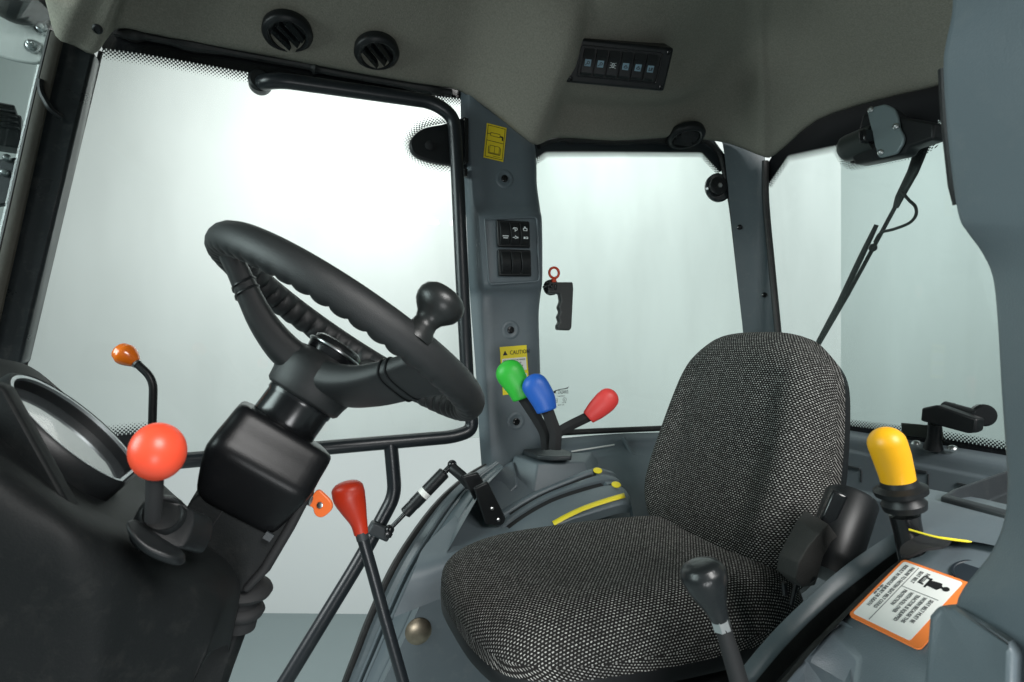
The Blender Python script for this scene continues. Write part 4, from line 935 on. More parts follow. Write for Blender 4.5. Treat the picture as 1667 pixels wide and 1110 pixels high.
m = MB(); m.tube(catmull([P(1480, 862, Z=-0.222), P(1520, 873, Z=-0.222), P(1550, 878, Z=-0.222), P(1582, 882, Z=-0.222)], 4), [0.0012]*6+[0.0014]*6+[0.0006], 8); m.build('yellow_line', YSTRIP, nf)
m = MB(); m.grid([[P(u, v, Z=-0.232) for u, v in ((1500, 868), (1600, 884), (1720, 910))], [P(u, v, Z=-0.21) for u, v in ((1500, 812), (1600, 838), (1720, 868))], [P(u, v, Z=-0.22) for u, v in ((1480, 790), (1600, 812), (1720, 840))]]); m.build('rear_ledge', GREY, nf, smooth=40)

# seat belt warning sticker
c0, c1, c3 = P(1467, 924, Y=0.468), P(1377, 1011, Y=0.468), P(1578, 961, Y=0.390)
c0.z = H+hX(c0.x); c1.z = H+hX(max(c1.x, 0.592)); c1.x = max(c1.x, 0.592)
ex = Vector((0, -1, 0)); ey = (c0-c1); Ls = ey.length; ey.normalize(); ez = ex.cross(ey)
if ez.z < 0: ez = -ez
Ws = 0.079
orig = c1+ez*0.0040+ex*0.004   # lower corner by the channel
def SP(x, y, z=0.0): return orig+ex*x+ey*y+ez*z
ss = thing('warning_sticker', SP(Ws/2, Ls/2), 'orange bordered white seat belt warning sticker on the grey console', 'sticker')
def rrect(x0, y0, x1, y1, r, z):
    o = []
    for (cx, cy, a0) in ((x1-r, y1-r, 0), (x0+r, y1-r, 90), (x0+r, y0+r, 180), (x1-r, y0+r, 270)):
        for k in range(6): a = math.radians(a0+90*k/5); o.append(SP(cx+r*math.cos(a), cy+r*math.sin(a), z))
    return o
m = MB(); m.prism(rrect(0, 0, Ws, Ls, 0.005, 0), ez*-0.002); m.build('orange_sheet', OSTK, ss, smooth=0)
m = MB(); m.prism(rrect(0.003, 0.0045, Ws-0.012, Ls-0.0035, 0.003, 0.0004), ez*-0.0003); m.build('white_field', WSTK, ss, smooth=0)
tm = MB()
# text runs from the rear edge forwards, top towards the camera side
def SM(x, y): 
    M = Matrix((-ey, ex, (-ey).cross(ex))).transposed().to_4x4(); M.translation = SP(x, y, 0.0008); return M
sc_ = Ls/0.1
addtext(tm, 'RESULT IN SERIOUS INJURY OR DEATH', 0.0056, SM(0.0075, Ls-0.008), sx=0.72*sc_)
addtext(tm, 'FAILURE TO FASTEN SEAT BELT COULD', 0.0056, SM(0.0150, Ls-0.008), sx=0.70*sc_)
addtext(tm, 'SEAT BELT', 0.0056, SM(0.0255, Ls-0.009), sx=0.75*sc_); addtext(tm, 'FASTEN', 0.0056, SM(0.0325, Ls-0.009), sx=0.75*sc_)
for i, tx in enumerate(['PROTECTION', 'WITH ROLL OVER', 'TRACTOR IS EQUIPPED', 'WORN BECAUSE THIS', 'SEAT BELT MUST BE']):
    addtext(tm, tx, 0.0056, SM(0.0265+0.0070*i, Ls*0.60), sx=0.72*sc_)
addtext(tm, 'PART NO. 0000', 0.0028, SM(0.0040, Ls*0.55), sx=0.9)
tm.build('lettering', INKG, ss, smooth=0)
tm = MB()
def bar(x0, y0, x1, y1, w_): 
    a = SP(x0, y0, 0.0009); b = SP(x1, y1, 0.0009); d = (b-a).normalized(); n2 = d.cross(ez)*w_/2
    tm.prism([a+n2, b+n2, b-n2, a-n2], ez*-0.0003)
bar(0.0215, 0.006, 0.0215, Ls-0.006, 0.0006); bar(0.0215, Ls*0.63, Ws-0.018, Ls*0.63, 0.0006)
tm.build('dividing_line', INKG, ss, smooth=0)
tm = MB()
y0 = Ls*0.80
KP = 0.8
def PP(x, y): return (0.045+(x-0.045)*KP, y0+(y-y0)*KP)
tm.lathe([(0.0034, 0), (0.0034, 0.0003)], frame(SP(*PP(0.0625, y0), 0.0006), ez), 16)
tm.prism([SP(*PP(x, y), 0.0009) for x, y in ((0.0565, y0-0.002), (0.0565, y0+0.002), (0.054, y0+0.007), (0.041, y0+0.0055), (0.041, y0-0.0055), (0.054, y0-0.007))], ez*-0.0003)
for (x0, y0_, x1, y1_, w_) in ((0.0395, y0-0.010, 0.0395, y0+0.009, 0.0020), (0.0565, y0, 0.061, y0, 0.0028), (0.038, y0+0.007, 0.030, y0+0.009, 0.0020), (0.030, y0+0.009, 0.029, y0-0.003, 0.0018), (0.036, y0-0.006, 0.028, y0-0.005, 0.0018)): bar(*PP(x0, y0_), *PP(x1, y1_), w_)
tm.build('pictogram', INK, ss, smooth=0)

# yellow lever
yl = thing('hand_throttle_lever', P(1475, 905, t=0.70), 'lever with a tall rounded yellow grip in the dark console channel', 'lever')
ty_ = 0.70
kp = [P(1465, 795, t=ty_), P(1459, 770, t=ty_), P(1451, 742, t=ty_), P(1444, 722, t=ty_)]; kr = [r*ty_/F for r in (24.5, 26, 28, 28.5)]
d = (kp[-1]-kp[-2]).normalized(); e0 = kp[-1]
for k in range(1, 9): q = k/8*math.pi/2; kp.append(e0+d*(math.sin(q)*kr[3]*0.95)); kr.append(max(0.0004, 28.5*ty_/F*math.cos(q)))
m = MB(); m.tube(kp, kr, 28); m.build('grip', YEL, yl, smooth=60)
ax = P(1440, 700, t=ty_)-P(1480, 870, t=ty_)
m = MB(); q = frame(P(1474, 832, t=ty_), ax); k = ty_/F
m.lathe([(20*k, 0), (31*k, 4*k), (33*k, 14*k), (29*k, 20*k), (27*k, 26*k), (38*k, 30*k), (39*k, 38*k), (28*k, 44*k), (26*k, 52*k), (20*k, 52*k)], q, 30); m.build('boot', BLK, yl, smooth=40)
m = MB(); m.tube([P(1472, 838, t=ty_), P(1479, 868, t=ty_), P(1488, 925, t=ty_)], [22*k, 21*k, 20*k], 20); m.build('shaft', BLKG, yl)

# black gear lever beside the seat
gl_ = thing('gear_lever', P(1205, 1115, t=0.60), 'gear lever with a black leather-look knob and bright nut before the seat', 'lever')
tg = 0.58; k = tg/F
kp = catmull([P(1172, 1008, t=tg), P(1163, 985, t=tg), P(1152, 958, t=tg), P(1147, 942, t=tg), P(1143, 930, t=tg), P(1140, 920, t=tg)], 5)
kr = [x.x*k for x in catmull([Vector((r, 0, 0)) for r in (14.5, 20, 31, 36, 36, 30)], 5)]
d = (kp[-1]-kp[-2]).normalized()
for j, (s_, r_) in enumerate(((3, 24), (5, 16), (5.5, 8), (5.5, 0.3))): kp.append(kp[25]+d*s_*k); kr.append(r_*k)
m = MB(); m.tube(kp, kr, 28); m.build('knob', mat('black_leather', (0.010, 0.012, 0.013), 0.33, bump=0.5, bscale=160), gl_, smooth=60)
m = MB(); m.tube([P(1171, 1005, t=tg), P(1177, 1024, t=tg)], 15*k, 6); m.build('nut', STEEL, gl_, smooth=20)
m = MB(); m.tube([P(1176, 1018, t=tg), P(1190, 1065, t=tg), P(1215, 1150, t=tg)], [13*k, 14.5*k, 16*k], 16); m.build('shaft', BLKM, gl_)

# ------------------------------------------------------------------ near pillar trim
np_ = thing('door_pillar_trim', P(1600, 1110, t=0.42), 'broad grey pillar trim beside the open doorway, out of focus', 'pillar trim')
opx = [(1552, -40), (1550, 20), (1540, 70), (1536, 108), (1541, 200), (1552, 300), (1562, 355), (1575, 378), (1598, 410), (1616, 450), (1624, 520), (1631, 640), (1638, 740), (1640, 790), (1635, 845), (1616, 895), (1590, 930), (1566, 962), (1556, 1000), (1552, 1140)]
fr_ = [P(u, v, t=0.455) for u, v in opx]
rgt = [P(u, v, t=0.355) for u, v in zip([1790]*len(opx), [v for _, v in opx])]
dirn = VF*0.05
rows = [[P(u+60, v, t=0.53) for u, v in opx], [P(u+8, v, t=0.475) for u, v in opx], [P(u+1.5, v, t=0.462) for u, v in opx], fr_]
for f_ in (0.04, 0.1, 0.2, 0.5, 0.8, 1.0):
    rows.append([p.lerp(q, f_) for p, q in zip(fr_, rgt)])
rows = [catmull(r, 4) for r in rows]
m = MB(); m.grid(rows); m.build('trim_panel', GREY, np_, smooth=60)
m = MB(); m.tube(lin([P(1536, 112, t=0.47), P(1541, 200, t=0.47), P(1552, 300, t=0.47), P(1560, 332, t=0.47)], 2), 0.004, 8); m.build('door_seal', BLK, np_)
b0 = [P(1512, 1003, t=0.45), P(1530, 982, t=0.45), P(1562, 990, t=0.44), P(1640, 1046, t=0.385), P(1655, 1060, t=0.38), P(1650, 1180, t=0.38), P(1502, 1180, t=0.44), P(1504, 1110, t=0.445)]
m = MB(); m.prism(b0, VF*0.07+Vector((CS, -SN, 0))*0.075+Vector((0, 0, -0.03))); m.build('base_block', GREY, np_, bevel=0.010, seg=4)

# ------------------------------------------------------------------ steering wheel
TAU = math.radians(35)
nw = Vector((math.sin(TAU), 0.070, math.cos(TAU))).normalized()
e1 = Vector((-math.cos(TAU), 0, math.sin(TAU))); e1 = (e1-nw*e1.dot(nw)).normalized(); e2 = nw.cross(e1).normalized()
if e2.y > 0: e2 = -e2
CW = P(571, 539, Y=0.83); RW = 0.197
sw_ = thing('steering_wheel', CW-nw*0.15, 'black three-spoke steering wheel with finger grips and spinner knob', 'steering wheel')
rows = []; NS = 416; nn = 16
for i in range(NS):
    a = 2*math.pi*i/NS; rd = e1*math.cos(a)+e2*math.sin(a); c = CW+rd*RW
    g = abs(math.sin(a*26))**0.7
    row = []
    for k in range(nn):
        q = 2*math.pi*k/nn; rr0 = 0.0195
        inner = max(0, -(math.cos(q)*0.80+math.sin(q)*0.60))          # inner under side carries the finger grips
        rr0 += 0.0010-0.0062*(1-g)*inner**1.2
        row.append(c+rd*(math.cos(q)*rr0)+nw*(math.sin(q)*rr0*1.08))
    rows.append(row)
rows.append(rows[0])
m = MB(); m.grid(rows, closed=True); m.build('rim', WHEELM, sw_, smooth=80)
HB = CW-nw*0.088
for sp_i, ang in enumerate((0, 122, 238)):
    a = math.radians(ang); rd = e1*math.cos(a)+e2*math.sin(a); tg_ = nw.cross(rd)
    prof = [(0.025, -0.074, 0.034, 0.026), (0.060, -0.070, 0.032, 0.022), (0.10, -0.056, 0.031, 0.018), (0.135, -0.036, 0.032, 0.0155), (0.165, -0.017, 0.035, 0.014), (0.185, -0.006, 0.038, 0.013), (0.197, 0.0, 0.040, 0.011)]
    rows = []
    for r, dn, wd, th in prof:
        c = CW+rd*r+nw*dn; row = []
        for k in range(20):
            q = 2*math.pi*k/20; cx = math.copysign(abs(math.cos(q))**0.6, math.cos(q)); sy = math.copysign(abs(math.sin(q))**0.6, math.sin(q))
            row.append(c+tg_*(cx*wd*1.16)+(nw*0.85+rd*-0.4).normalized()*(sy*th))
        rows.append(row)
    cols = [catmull(list(c), 4) for c in zip(*rows)]
    m = MB(); m.grid([list(r) for r in zip(*cols)], closed=True); so = m.build('spoke', WHEELM, sw_, smooth=60)
    for r, dn, wd, th in ((0.137, -0.0350, 0.0325, 0.0158), (0.146, -0.0290, 0.0332, 0.0152)):
        c = CW+rd*r+nw*dn; pts = []
        for k in range(28):
            q = 2*math.pi*k/28; cx = math.copysign(abs(math.cos(q))**0.6, math.cos(q)); sy = math.copysign(abs(math.sin(q))**0.6, math.sin(q))
            pts.append(c+tg_*(cx*wd*1.16)+(nw*0.85+rd*-0.4).normalized()*(sy*th))
        m = MB(); m.tube(pts, 0.0016, 6, closed=True); m.build('spoke_seam', BLK, so)
m = MB(); m.lathe([(0.049, -0.114), (0.053, -0.110), (0.055, -0.098), (0.059, -0.084), (0.059, -0.070), (0.054, -0.058), (0.043, -0.050), (0.03, -0.047), (0.001, -0.046)], frame(CW, nw), 36); m.build('hub', WHEELM, sw_, smooth=60)
m = MB(); m.lathe([(0.036, -0.050), (0.038, -0.040), (0.036, -0.028), (0.030, -0.024), (0.001, -0.023)], frame(CW, nw), 32); m.build('horn_pad', BLKG, sw_, smooth=50)
m = MB(); m.tube([CW-nw*0.036+rd_ for rd_ in [(e1*math.cos(q)+e2*math.sin(q))*0.0385 for q in [2*math.pi*i/36 for i in range(36)]]], 0.0022, 8, closed=True); m.build('chrome_ring', STEEL, sw_)
a = math.radians(104); pk = CW+(e1*math.cos(a)+e2*math.sin(a))*RW
kn = [(0.021, 0.010), (0.0195, 0.022), (0.0145, 0.034), (0.0135, 0.044), (0.016, 0.054), (0.021, 0.062), (0.0255, 0.070), (0.0280, 0.080), (0.0283, 0.090), (0.026, 0.100), (0.020, 0.108), (0.011, 0.112), (0.001, 0.113)]
m = MB(); m.lathe(kn, frame(pk, (nw+Vector((0.05, 0.0, 0.0))).normalized()) @ Matrix.Diagonal((1.05, 1.05, 0.68, 1)), 32); m.build('spinner_knob', mat('satin_black', (0.016, 0.018, 0.018), 0.36, bump=0.15, bscale=500), sw_, smooth=60)

# ------------------------------------------------------------------ steering column
sc = thing('steering_column', CW-nw*0.5, 'black steering column with a glossy square cover below the wheel', 'steering column')
m = MB(); m.lathe([(0.040, -0.185), (0.0445, -0.180), (0.0445, -0.122), (0.046, -0.120), (0.046, -0.112), (0.044, -0.108)], frame(CW, nw), 36); m.build('neck', BLKG, sc, smooth=40)
def colbox(name, d0, d1, sx0, sx1, sy0, sy1, mt, off0=0, off1=0, bevel=0.02, oy=0.0):
    vs = []
    for d, sx, sy, of in ((d0, sx0, sy0, off0), (d1, sx1, sy1, off1)):
        c = CW-nw*d-e1*of+Vector((0, oy, 0)); vs += [c+e1*(x*sx)+e2*(y*sy) for x, y in ((-1, -1), (1, -1), (1, 1), (-1, 1))]
    m = MB(); m.add(vs, [(0, 1, 2, 3), (7, 6, 5, 4), (0, 4, 5, 1), (1, 5, 6, 2), (2, 6, 7, 3), (3, 7, 4, 0)]); return m.build(name, mt, sc, bevel=bevel, seg=5)
rows = []
for d, s1, s2, of in ((0.153, 0.056, 0.050, 0.006), (0.158, 0.066, 0.062, 0.006), (0.185, 0.068, 0.070, 0.006), (0.206, 0.069, 0.077, 0.006), (0.224, 0.067, 0.072, 0.006), (0.262, 0.056, 0.054, 0.012), (0.272, 0.048, 0.046, 0.014)):
    c = CW-nw*d-e1*of; row = []
    for k in range(48):
        q = 2*math.pi*k/48; cx = math.copysign(abs(math.cos(q))**0.28, math.cos(q)); sy = math.copysign(abs(math.sin(q))**0.28, math.sin(q))
        row.append(c+e1*(cx*s1)+e2*(sy*s2))
    rows.append(row)
m = MB(); m.grid([list(r) for r in zip(*[catmull(list(c), 4) for c in zip(*rows)])], closed=True); m.f.append(list(range(48))); m.f.append(list(range(len(m.v)-48, len(m.v)))); m.build('column_cover', COVM, sc, smooth=50)
m = MB(); m.prism(flatpoly([(372, 770), (440, 790), (505, 775), (519, 762), (512, 800), (480, 862), (440, 930), (404, 966), (384, 968), (340, 945), (300, 905), (285, 860), (310, 815)], Y=0.768), (0, 0.13, 0)); m.build('lower_shroud', DASH, sc, bevel=0.016, seg=4)
m = MB(); m.prism(flatpoly([(498, 800), (516, 778), (508, 806), (476, 868), (436, 934), (402, 968), (392, 962), (424, 925), (462, 862)], Y=0.760), (0, 0.10, 0)); m.build('shroud_spine', BLKM, sc, bevel=0.008, seg=3)
m = MB(); m.tube(lin([P(384, 800, Y=0.7672), P(350, 850, Y=0.7672), P(318, 895, Y=0.7672)], 2), 0.0008, 6); m.build('seam', BLKM, sc)
m = MB(); m.box(frame(P(437, 873, Y=0.757), Vector((-SN*0.2, -CS, 0)), e1), 0.010, 0.009, 0.004); m.build('label_tab', GREYD, sc)
bp = P(396, 972, Y=0.80)
m = MB(); m.lathe([(0.024, -0.05), (0.026, -0.030), (0.032, -0.027), (0.035, -0.020), (0.032, -0.014), (0.024, -0.010), (0.024, 0.0), (0.034, 0.004), (0.040, 0.008), (0.043, 0.014), (0.040, 0.020), (0.028, 0.024), (0.02, 0.03)], frame(bp, Vector((0.12, -0.12, 1))) @ Matrix.Scale(0.8, 4), 32); m.build('rubber_boot', BLKM, sc, smooth=50)
m = MB(); m.prism(flatpoly([(386, 990), (415, 995), (402, 1030), (378, 1095), (350, 1180), (240, 1180), (300, 1100)], Y=0.80), (0, 0.06, 0)); m.build('lower_bracket', DASH, sc, bevel=0.01)

# ignition key
ik = thing('ignition_key', P(505, 815, t=0.78), 'orange-headed ignition key in the steering column', 'key')
kx = [(509, 806), (517, 798), (527, 805), (538, 817), (540, 826), (536, 834), (525, 842), (516, 841), (511, 835), (509, 827), (503, 822)]
m = MB(); m.prism(catmull(flatpoly(kx, t=0.775), 3, closed=True), VF*0.007); m.build('key_head', ORKEY, ik, bevel=0.002)
m = MB(); m.tube([P(512, 814, t=0.78), P(486, 800, t=0.79)], 0.0055, 8, flat=0.5, axis=VF); m.lathe([(0.010, 0), (0.010, 0.012), (0.007, 0.014)], frame(P(500, 808, t=0.785), P(515, 814, t=0.78)-P(486, 800, t=0.79)), 18); m.build('key_barrel', STEEL, ik)
m = MB(); m.lathe([(0.0042, 0), (0.0042, 0.0012), (0.003, 0.0016)], frame(P(521, 822, t=0.774), -VF), 16); m.build('key_rivet', STEEL, ik)

# ------------------------------------------------------------------ dashboard
db = thing('dashboard', P(200, 1110, Y=0.6), 'dark moulded dashboard body carrying the instrument cluster', 'dashboard')
sil = [(-140, 560), (-40, 575), (40, 590), (60, 602), (115, 645), (160, 690), (205, 735)]
near = [(-200, 700), (-80, 725), (0, 770), (60, 812), (130, 852), (200, 885), (262, 905), (320, 915), (365, 930), (384, 955), (378, 990), (360, 1040), (300, 1120), (230, 1200)]
# near face: rounded skin from the top ledge down
ta = [(-220, 640), (-80, 650), (-5, 690), (60, 750), (125, 812), (200, 850), (265, 870), (320, 885), (366, 910), (390, 950), (386, 990), (370, 1050)]
tb = [(-220, 690), (-80, 700), (-5, 750), (60, 800), (125, 845), (200, 880), (260, 900), (312, 915), (350, 935), (376, 965), (374, 995), (355, 1055)]
tc = [(-220, 760), (-80, 800), (-5, 840), (60, 880), (120, 910), (180, 940), (230, 960), (280, 975), (320, 985), (350, 1000), (352, 1020), (335, 1070)]
td = [(-220, 1000), (-80, 1010), (-5, 1020), (60, 1035), (110, 1050), (160, 1065), (200, 1080), (240, 1095), (270, 1105), (300, 1115), (310, 1125), (300, 1150)]
te = [(-220, 1300), (-80, 1300), (-5, 1300), (60, 1300), (100, 1300), (140, 1300), (170, 1300), (200, 1300), (230, 1300), (250, 1300), (260, 1300), (260, 1300)]
def tr_(row, Y0, Y1): return [P(u, v, Y=Y0+(Y1-Y0)*min(1, max(0, (u-150)/230.0))) for u, v in row]
rows = [tr_(ta, 0.62, 0.72), tr_(tb, 0.555, 0.66), tr_(tc, 0.535, 0.62), tr_(td, 0.545, 0.62), tr_(te, 0.56, 0.62)]
rows = [catmull(r, 4) for r in rows]; cols = [catmull(list(c), 5) for c in zip(*rows)]
m = MB(); m.grid([list(r) for r in zip(*cols)]); m.build('near_skin', DASH, db, smooth=60)
# top surface from the near ledge up over to the far silhouette
t0 = tr_(ta, 0.62, 0.72)
sil_u = [(-220, 560), (-80, 572), (-10, 582), (50, 597), (105, 640), (160, 688), (215, 742), (275, 800), (330, 850), (385, 905), (395, 950), (380, 1050)]
t2 = [P(u, v, Y=1.02) for u, v in sil_u]
t1 = [a.lerp(b, 0.5)+Vector((0, 0, -0.012)) for a, b in zip(t0, t2)]
t3 = [p+Vector((-0.02, 0.05, -0.10)) for p in t2]
rows = [catmull(r, 4) for r in (t0, t1, t2, t3)]; cols = [catmull(list(c), 5) for c in zip(*rows)]
m = MB(); m.grid([list(r) for r in zip(*cols)]); TDB = m.bvh(); m.build('top_skin', DASH, db, smooth=60)
# instrument cluster hood and lens
TC = math.radians(48); nc = Vector((math.sin(TC), 0.03, math.cos(TC))).normalized(); ec1 = Vector((math.cos(TC), 0, -math.sin(TC))); ec1 = (ec1-nc*ec1.dot(nc)).normalized(); ec2 = nc.cross(ec1).normalized()
CC = P(124, 706, Y=0.725)
ic = thing('instrument_cluster', CC-nc*0.05, 'oval instrument cluster under a clear lens with silver ring', 'instrument cluster')
def dshape(k, n=48):
    out = []
    for i in range(n):
        a = 2*math.pi*i/n; x = 0.078*math.cos(a); y = 0.074*math.sin(a)
        x = min(x, 0.066)                                        # flat rear edge nearest the driver
        out.append((x*k, y*k))
    return out
def crow_(k, d): return [CC+ec1*x+ec2*y+nc*d for x, y in dshape(k)]
m = MB(); m.grid([crow_(1.06, -0.06), crow_(1.10, -0.01), crow_(1.09, 0.003), crow_(1.05, 0.006), crow_(1.02, 0.003)], closed=True); m.build('hood', BLK, ic, smooth=50)
m = MB(); m.grid([crow_(1.025, 0.002), crow_(1.02, 0.0055), crow_(0.975, 0.005), crow_(0.965, 0.001)], closed=True); m.build('silver_ring', SILV, ic, smooth=50)
m = MB(); m.grid([crow_(0.966, 0.002), crow_(0.955, -0.010)], closed=True); m.build('inner_wall', BLK, ic, smooth=50)
m = MB(); r0_ = crow_(0.955, -0.008); m.grid([crow_(0.955, -0.014), r0_, crow_(0.6, -0.007)], closed=True); m.f.append(list(range(96, 144))); m.build('lens', CLEARC, ic, smooth=50)
# ridge blade in front of the cluster
m = MB(); m.prism([P(-20, 620, Y=0.60), P(8, 632, Y=0.60), P(118, 832, Y=0.58), P(105, 835, Y=0.58), P(-20, 700, Y=0.60)], (0.0, 0.02, 0)); m.build('cowl_blade', DASH, db, bevel=0.005)

# shuttle lever with the orange ball
bl = thing('shuttle_lever', P(255, 875, t=0.47), 'shuttle lever with a large orange-red ball knob on the dashboard side', 'lever')
tb_ = 0.45; k = tb_/F
m = MB(); m.lathe([(0.008, -0.0207)]+[(46.5*k*math.sin(math.radians(a)), -46.5*k*math.cos(math.radians(a))*0.98) for a in range(28, 181, 8)]+[(0.0002, 46.5*k*0.98)], frame(P(257, 735, t=tb_), Vector((-0.06, -0.25, 1))) @ Matrix.Diagonal((0.90, 0.95, 1.04, 1)), 40); m.build('ball_knob', ORBALL, bl, smooth=60)
m = MB(); m.tube([P(252, 770, t=tb_), P(251, 805, t=tb_+0.005), P(249, 845, t=tb_+0.015)], [13.5*k, 13*k, 12.5*k], 18); m.build('shaft', BLKM, bl)
bb_ = frame(P(264, 838, t=0.495), Vector((0.25, -0.75, 0.62)), Vector((1, 0, -0.5)))
m = MB(); m.lathe([(0.022, -0.03), (0.019, 0.0), (0.0155, 0.003), (0.014, 0.002), (0.013, -0.002), (0.008, -0.004)], bb_, 28); m.build('pivot_boss', BLK, bl, smooth=50)
m = MB(); m.prism(catmull([P(205, 848, t=0.455), P(225, 845, t=0.47), P(262, 872, t=0.475), P(298, 895, t=0.475), P(296, 905, t=0.465), P(278, 905, t=0.455), P(240, 890, t=0.448), P(215, 868, t=0.448)], 4, closed=True), (0, 0.005, -0.010)); m.build('flange', BLK, bl, bevel=0.003)
m = MB(); m.prism(catmull([P(238, 812, t=0.50), P(290, 820, t=0.505), P(318, 838, t=0.51), P(300, 890, t=0.49), P(262, 880, t=0.48), P(228, 850, t=0.48)], 4, closed=True), (0.01, 0.04, -0.02)); m.build('bracket', BLK, bl, bevel=0.004)

# small orange lever behind the ball
ol = thing('throttle_lever', P(250, 720, t=0.92), 'cranked black lever with a small glossy orange knob and steel ferrule', 'lever')
to = 0.92; k = to/F
kp = catmull([P(221, 591, t=to), P(213, 584, t=to), P(204, 577, t=to), P(197, 572, t=to)], 5); kr = [x.x*k for x in catmull([Vector((r, 0, 0)) for r in (8, 14.5, 18, 15.5)], 5)]
d = (kp[-1]-kp[-2]).normalized(); e0 = kp[-1]
for j in range(1, 6): q = j/5*math.pi/2; kp.append(e0+d*(math.sin(q)*9*k)); kr.append(max(0.0002, 15.5*k*math.cos(q)))
m = MB(); m.tube(kp, kr, 24); m.build('knob', ORK, ol, smooth=60)
m = MB(); m.tube([P(217, 588, t=to), P(224, 593, t=to)], 7.5*k, 14); m.build('ferrule', STEEL, ol)
m = MB(); m.tube(fillet([P(221, 590, t=to), P(250, 617, t=to), P(248, 690, t=to), P(246, 790, t=to)], 0.03), 6.3*k, 14); m.build('shaft', BLK, ol)

# red lever on the cab floor
rl_ = thing('range_lever', P(650, 1130, t=0.95), 'long floor lever with a rounded red knob before the fender', 'lever')
trd = 0.94; k = trd/F
kp = catmull([P(588, 869, t=trd), P(584, 850, t=trd), P(576, 828, t=trd), P(569, 810, t=trd), P(566, 798, t=trd)], 5); kr = [x.x*k for x in catmull([Vector((r, 0, 0)) for r in (11.5, 14, 21, 26, 26)], 5)]
d = (kp[-1]-kp[-2]).normalized()
for s_, r_ in ((4, 25.6), (8, 23), (12, 18), (14, 12), (15, 6), (15.3, 0.3)): kp.append(kp[20]+d*s_*k); kr.append(r_*k)
m = MB(); m.tube(kp, kr, 28, flat=0.85, axis=VF); m.build('knob', REDK, rl_, smooth=60)
m = MB(); m.tube([P(588, 866, t=trd), P(591, 878, t=trd)], 10.5*k, 12); m.build('collar', GREYD, rl_)
m = MB(); m.tube([P(590, 874, t=trd), P(606, 930, t=trd), P(625, 1000, t=trd), P(662, 1130, t=trd)], 9.5*k, 16); m.build('shaft', TUBEM, rl_)

# ------------------------------------------------------------------ overhead fittings
def vent(M, label, s=1.0):
    t = thing('air_vent', (0, 0, 0), label, 'air vent', 'round air vents in the headlining')
    m = MB(); m.lathe([(0.058*s, -0.01), (0.060*s, 0.004), (0.057*s, 0.010), (0.048*s, 0.014), (0.043*s, 0.012), (0.042*s, 0.0), (0.001, -0.004)], Matrix.Identity(4), 36); m.build('ring', BLK, t, smooth=40)
    for y in (-0.018, 0.004, 0.024):
        L_ = 0.036*s*math.sqrt(max(0.1, 1-(y/0.044)**2))*2
        m = MB(); m.box(Matrix.Translation((0, y*s, 0.010)) @ Matrix.Rotation(0.7, 4, 'X'), L_, 0.003*s, 0.020*s); m.build('louvre', BLKG, t, bevel=0.001)
    t.matrix_world = M; return t
for (u, v, s_, dn, rot, lab) in ((468, 50, 0.92, Vector((0.05, -0.22, -1.0)), -0.85, 'round black air vent above the door, further from the pillar'), (613, 82, 0.90, Vector((0.05, -0.22, -1.0)), -0.85, 'round black air vent above the door, close to the pillar'), (1116, 219, 0.98, Vector((-0.05, -0.12, -1.0)), 0.1, 'round black air vent over the quarter window')):
    p, n = hit(ROOFB, u, v); nn_ = (n*0.25+dn.normalized()*0.8).normalized()
    vent(frame(p+nn_*0.004, nn_, Vector((1, 0, 0))) @ Matrix.Rotation(rot, 4, 'Z'), lab, s_)
pa, pn = hit(ROOFB, 1011, 100)
pl, _ = hit(ROOFB, 935, 95); pr_, _ = hit(ROOFB, 1088, 108)
bv = (Vector((-0.22, -0.72, -0.55))).normalized()
osw = thing('overhead_switch_panel', (0, 0, 0), 'black overhead panel of six switches in the headlining', 'switch panel')
m = MB(); m.box(Matrix.Translation((0, 0, -0.034)), 0.238, 0.094, 0.092); m.build('bezel', BLK, osw, bevel=0.006)
m = MB(); m.tube(fillet([Vector((-0.094, -0.030, 0.0125)), Vector((0.094, -0.030, 0.0125)), Vector((0.094, 0.034, 0.0125)), Vector((-0.094, 0.034, 0.0125)), Vector((-0.094, -0.030, 0.0125))], 0.006), 0.0015, 6); m.build('inner_bead', BLKG, osw)
for (x, y) in ((-0.108, 0.037), (0.108, 0.037), (0.108, -0.037), (-0.108, -0.037)):
    m = MB(); m.lathe([(0.005, 0.011), (0.005, 0.014), (0.003, 0.0145), (0.002, 0.0125)], Matrix.Translation((x, y, 0)), 12); m.build('screw', BLKG, osw)
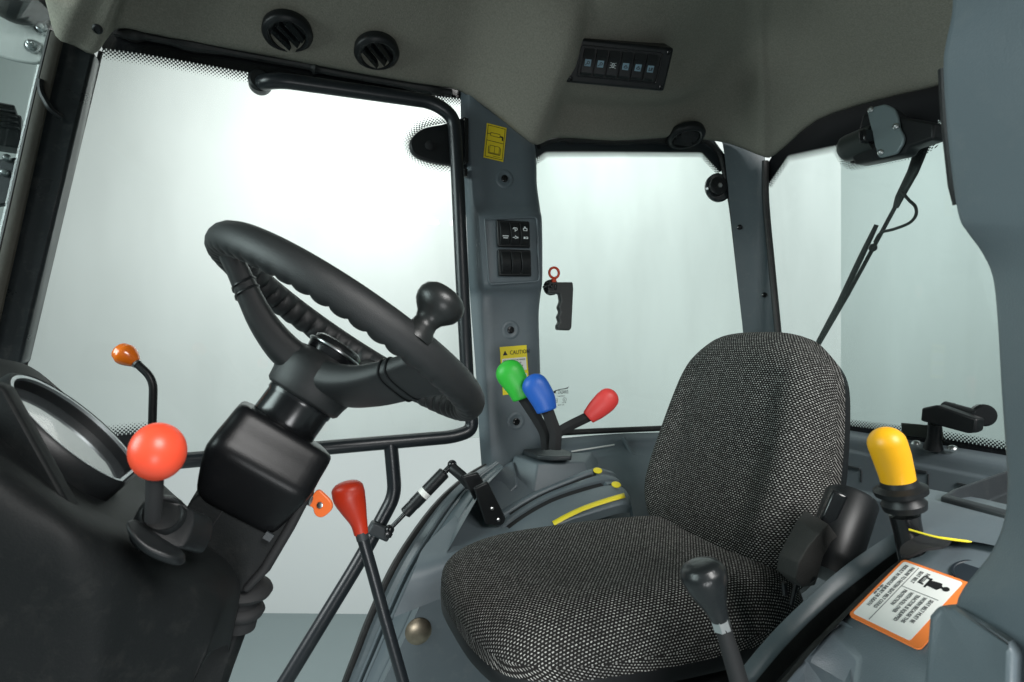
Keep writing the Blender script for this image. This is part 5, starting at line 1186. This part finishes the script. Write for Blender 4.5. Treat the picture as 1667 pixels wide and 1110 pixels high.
for k in range(6):
    x = -0.075+0.0295*k
    m = MB(); m.grid([[Vector((x+sx*0.0125, y, z)) for sx in (-1, -0.98, 0.98, 1) for z in [zz if abs(sx) < 0.99 else 0.008]] for y, zz in ((-0.027, 0.014), (-0.020, 0.019), (0.0, 0.016), (0.018, 0.021), (0.029, 0.016))]); r = m.build('switch', BLK, osw, smooth=30)
    if k != 2:
        m = MB(); m.box(Matrix.Translation((x, 0.000, 0.0165)) @ Matrix.Rotation(0.08, 4, 'X'), 0.0145, 0.0155, 0.0022); m.build('icon_tile', ICONB, r, smooth=0)
        m = MB(); zz = 0.0182
        if k in (0, 1): m.lathe([(0.0034, 0), (0.0034, 0.0006), (0.0022, 0.0006), (0.0022, 0)], Matrix.Translation((x+0.001, 0.001, zz)), 12, False, False); m.box(Matrix.Translation((x-0.004, -0.003, zz)) @ Matrix.Rotation(0.6, 4, 'Z'), 0.005, 0.0012, 0.001)
        elif k in (3, 4): m.lathe([(0.0045, 0), (0.0045, 0.0006), (0.003, 0.0006), (0.003, 0)], Matrix.Translation((x, -0.001, zz)) @ Matrix.Diagonal((1, 0.6, 1, 1)), 14, False, False); m.box(Matrix.Translation((x, 0.003, zz)), 0.004, 0.0012, 0.001)
        else: m.box(Matrix.Translation((x, -0.003, zz)), 0.009, 0.0012, 0.001); m.box(Matrix.Translation((x-0.003, 0.0, zz)), 0.0014, 0.007, 0.001); m.box(Matrix.Translation((x+0.003, 0.001, zz)), 0.003, 0.005, 0.001)
        m.build('icon', INK, r, smooth=0)
    else:
        m = MB()
        for dx in (-0.0022, 0.0022): m.box(Matrix.Translation((x+dx, 0, 0.0170)), 0.0014, 0.009, 0.0012)
        for dy in (-0.004, 0.004): m.box(Matrix.Translation((x, dy, 0.0170)), 0.005, 0.0013, 0.0012)
        for dy in (-0.004, 0, 0.004):
            for dx in (-0.0055, 0.0055): m.box(Matrix.Translation((x+dx, dy*1.3, 0.0170)) @ Matrix.Rotation(dy*dx*15000, 4, 'Z'), 0.003, 0.001, 0.0012)
        m.build('icon', WHITEI, r, smooth=0)
def onplane(u, v):
    r_ = ray(u, v); t_ = (pa-cam.location).dot(bv)/r_.dot(bv); return cam.location+r_*t_
pa = onplane(1000, 99); rl2 = onplane(1090, 108)-onplane(932, 92)
Mx = frame(pa+bv*0.048, bv, rl2.normalized()) @ Matrix.Scale(rl2.length/0.238, 4)
osw.matrix_world = Mx
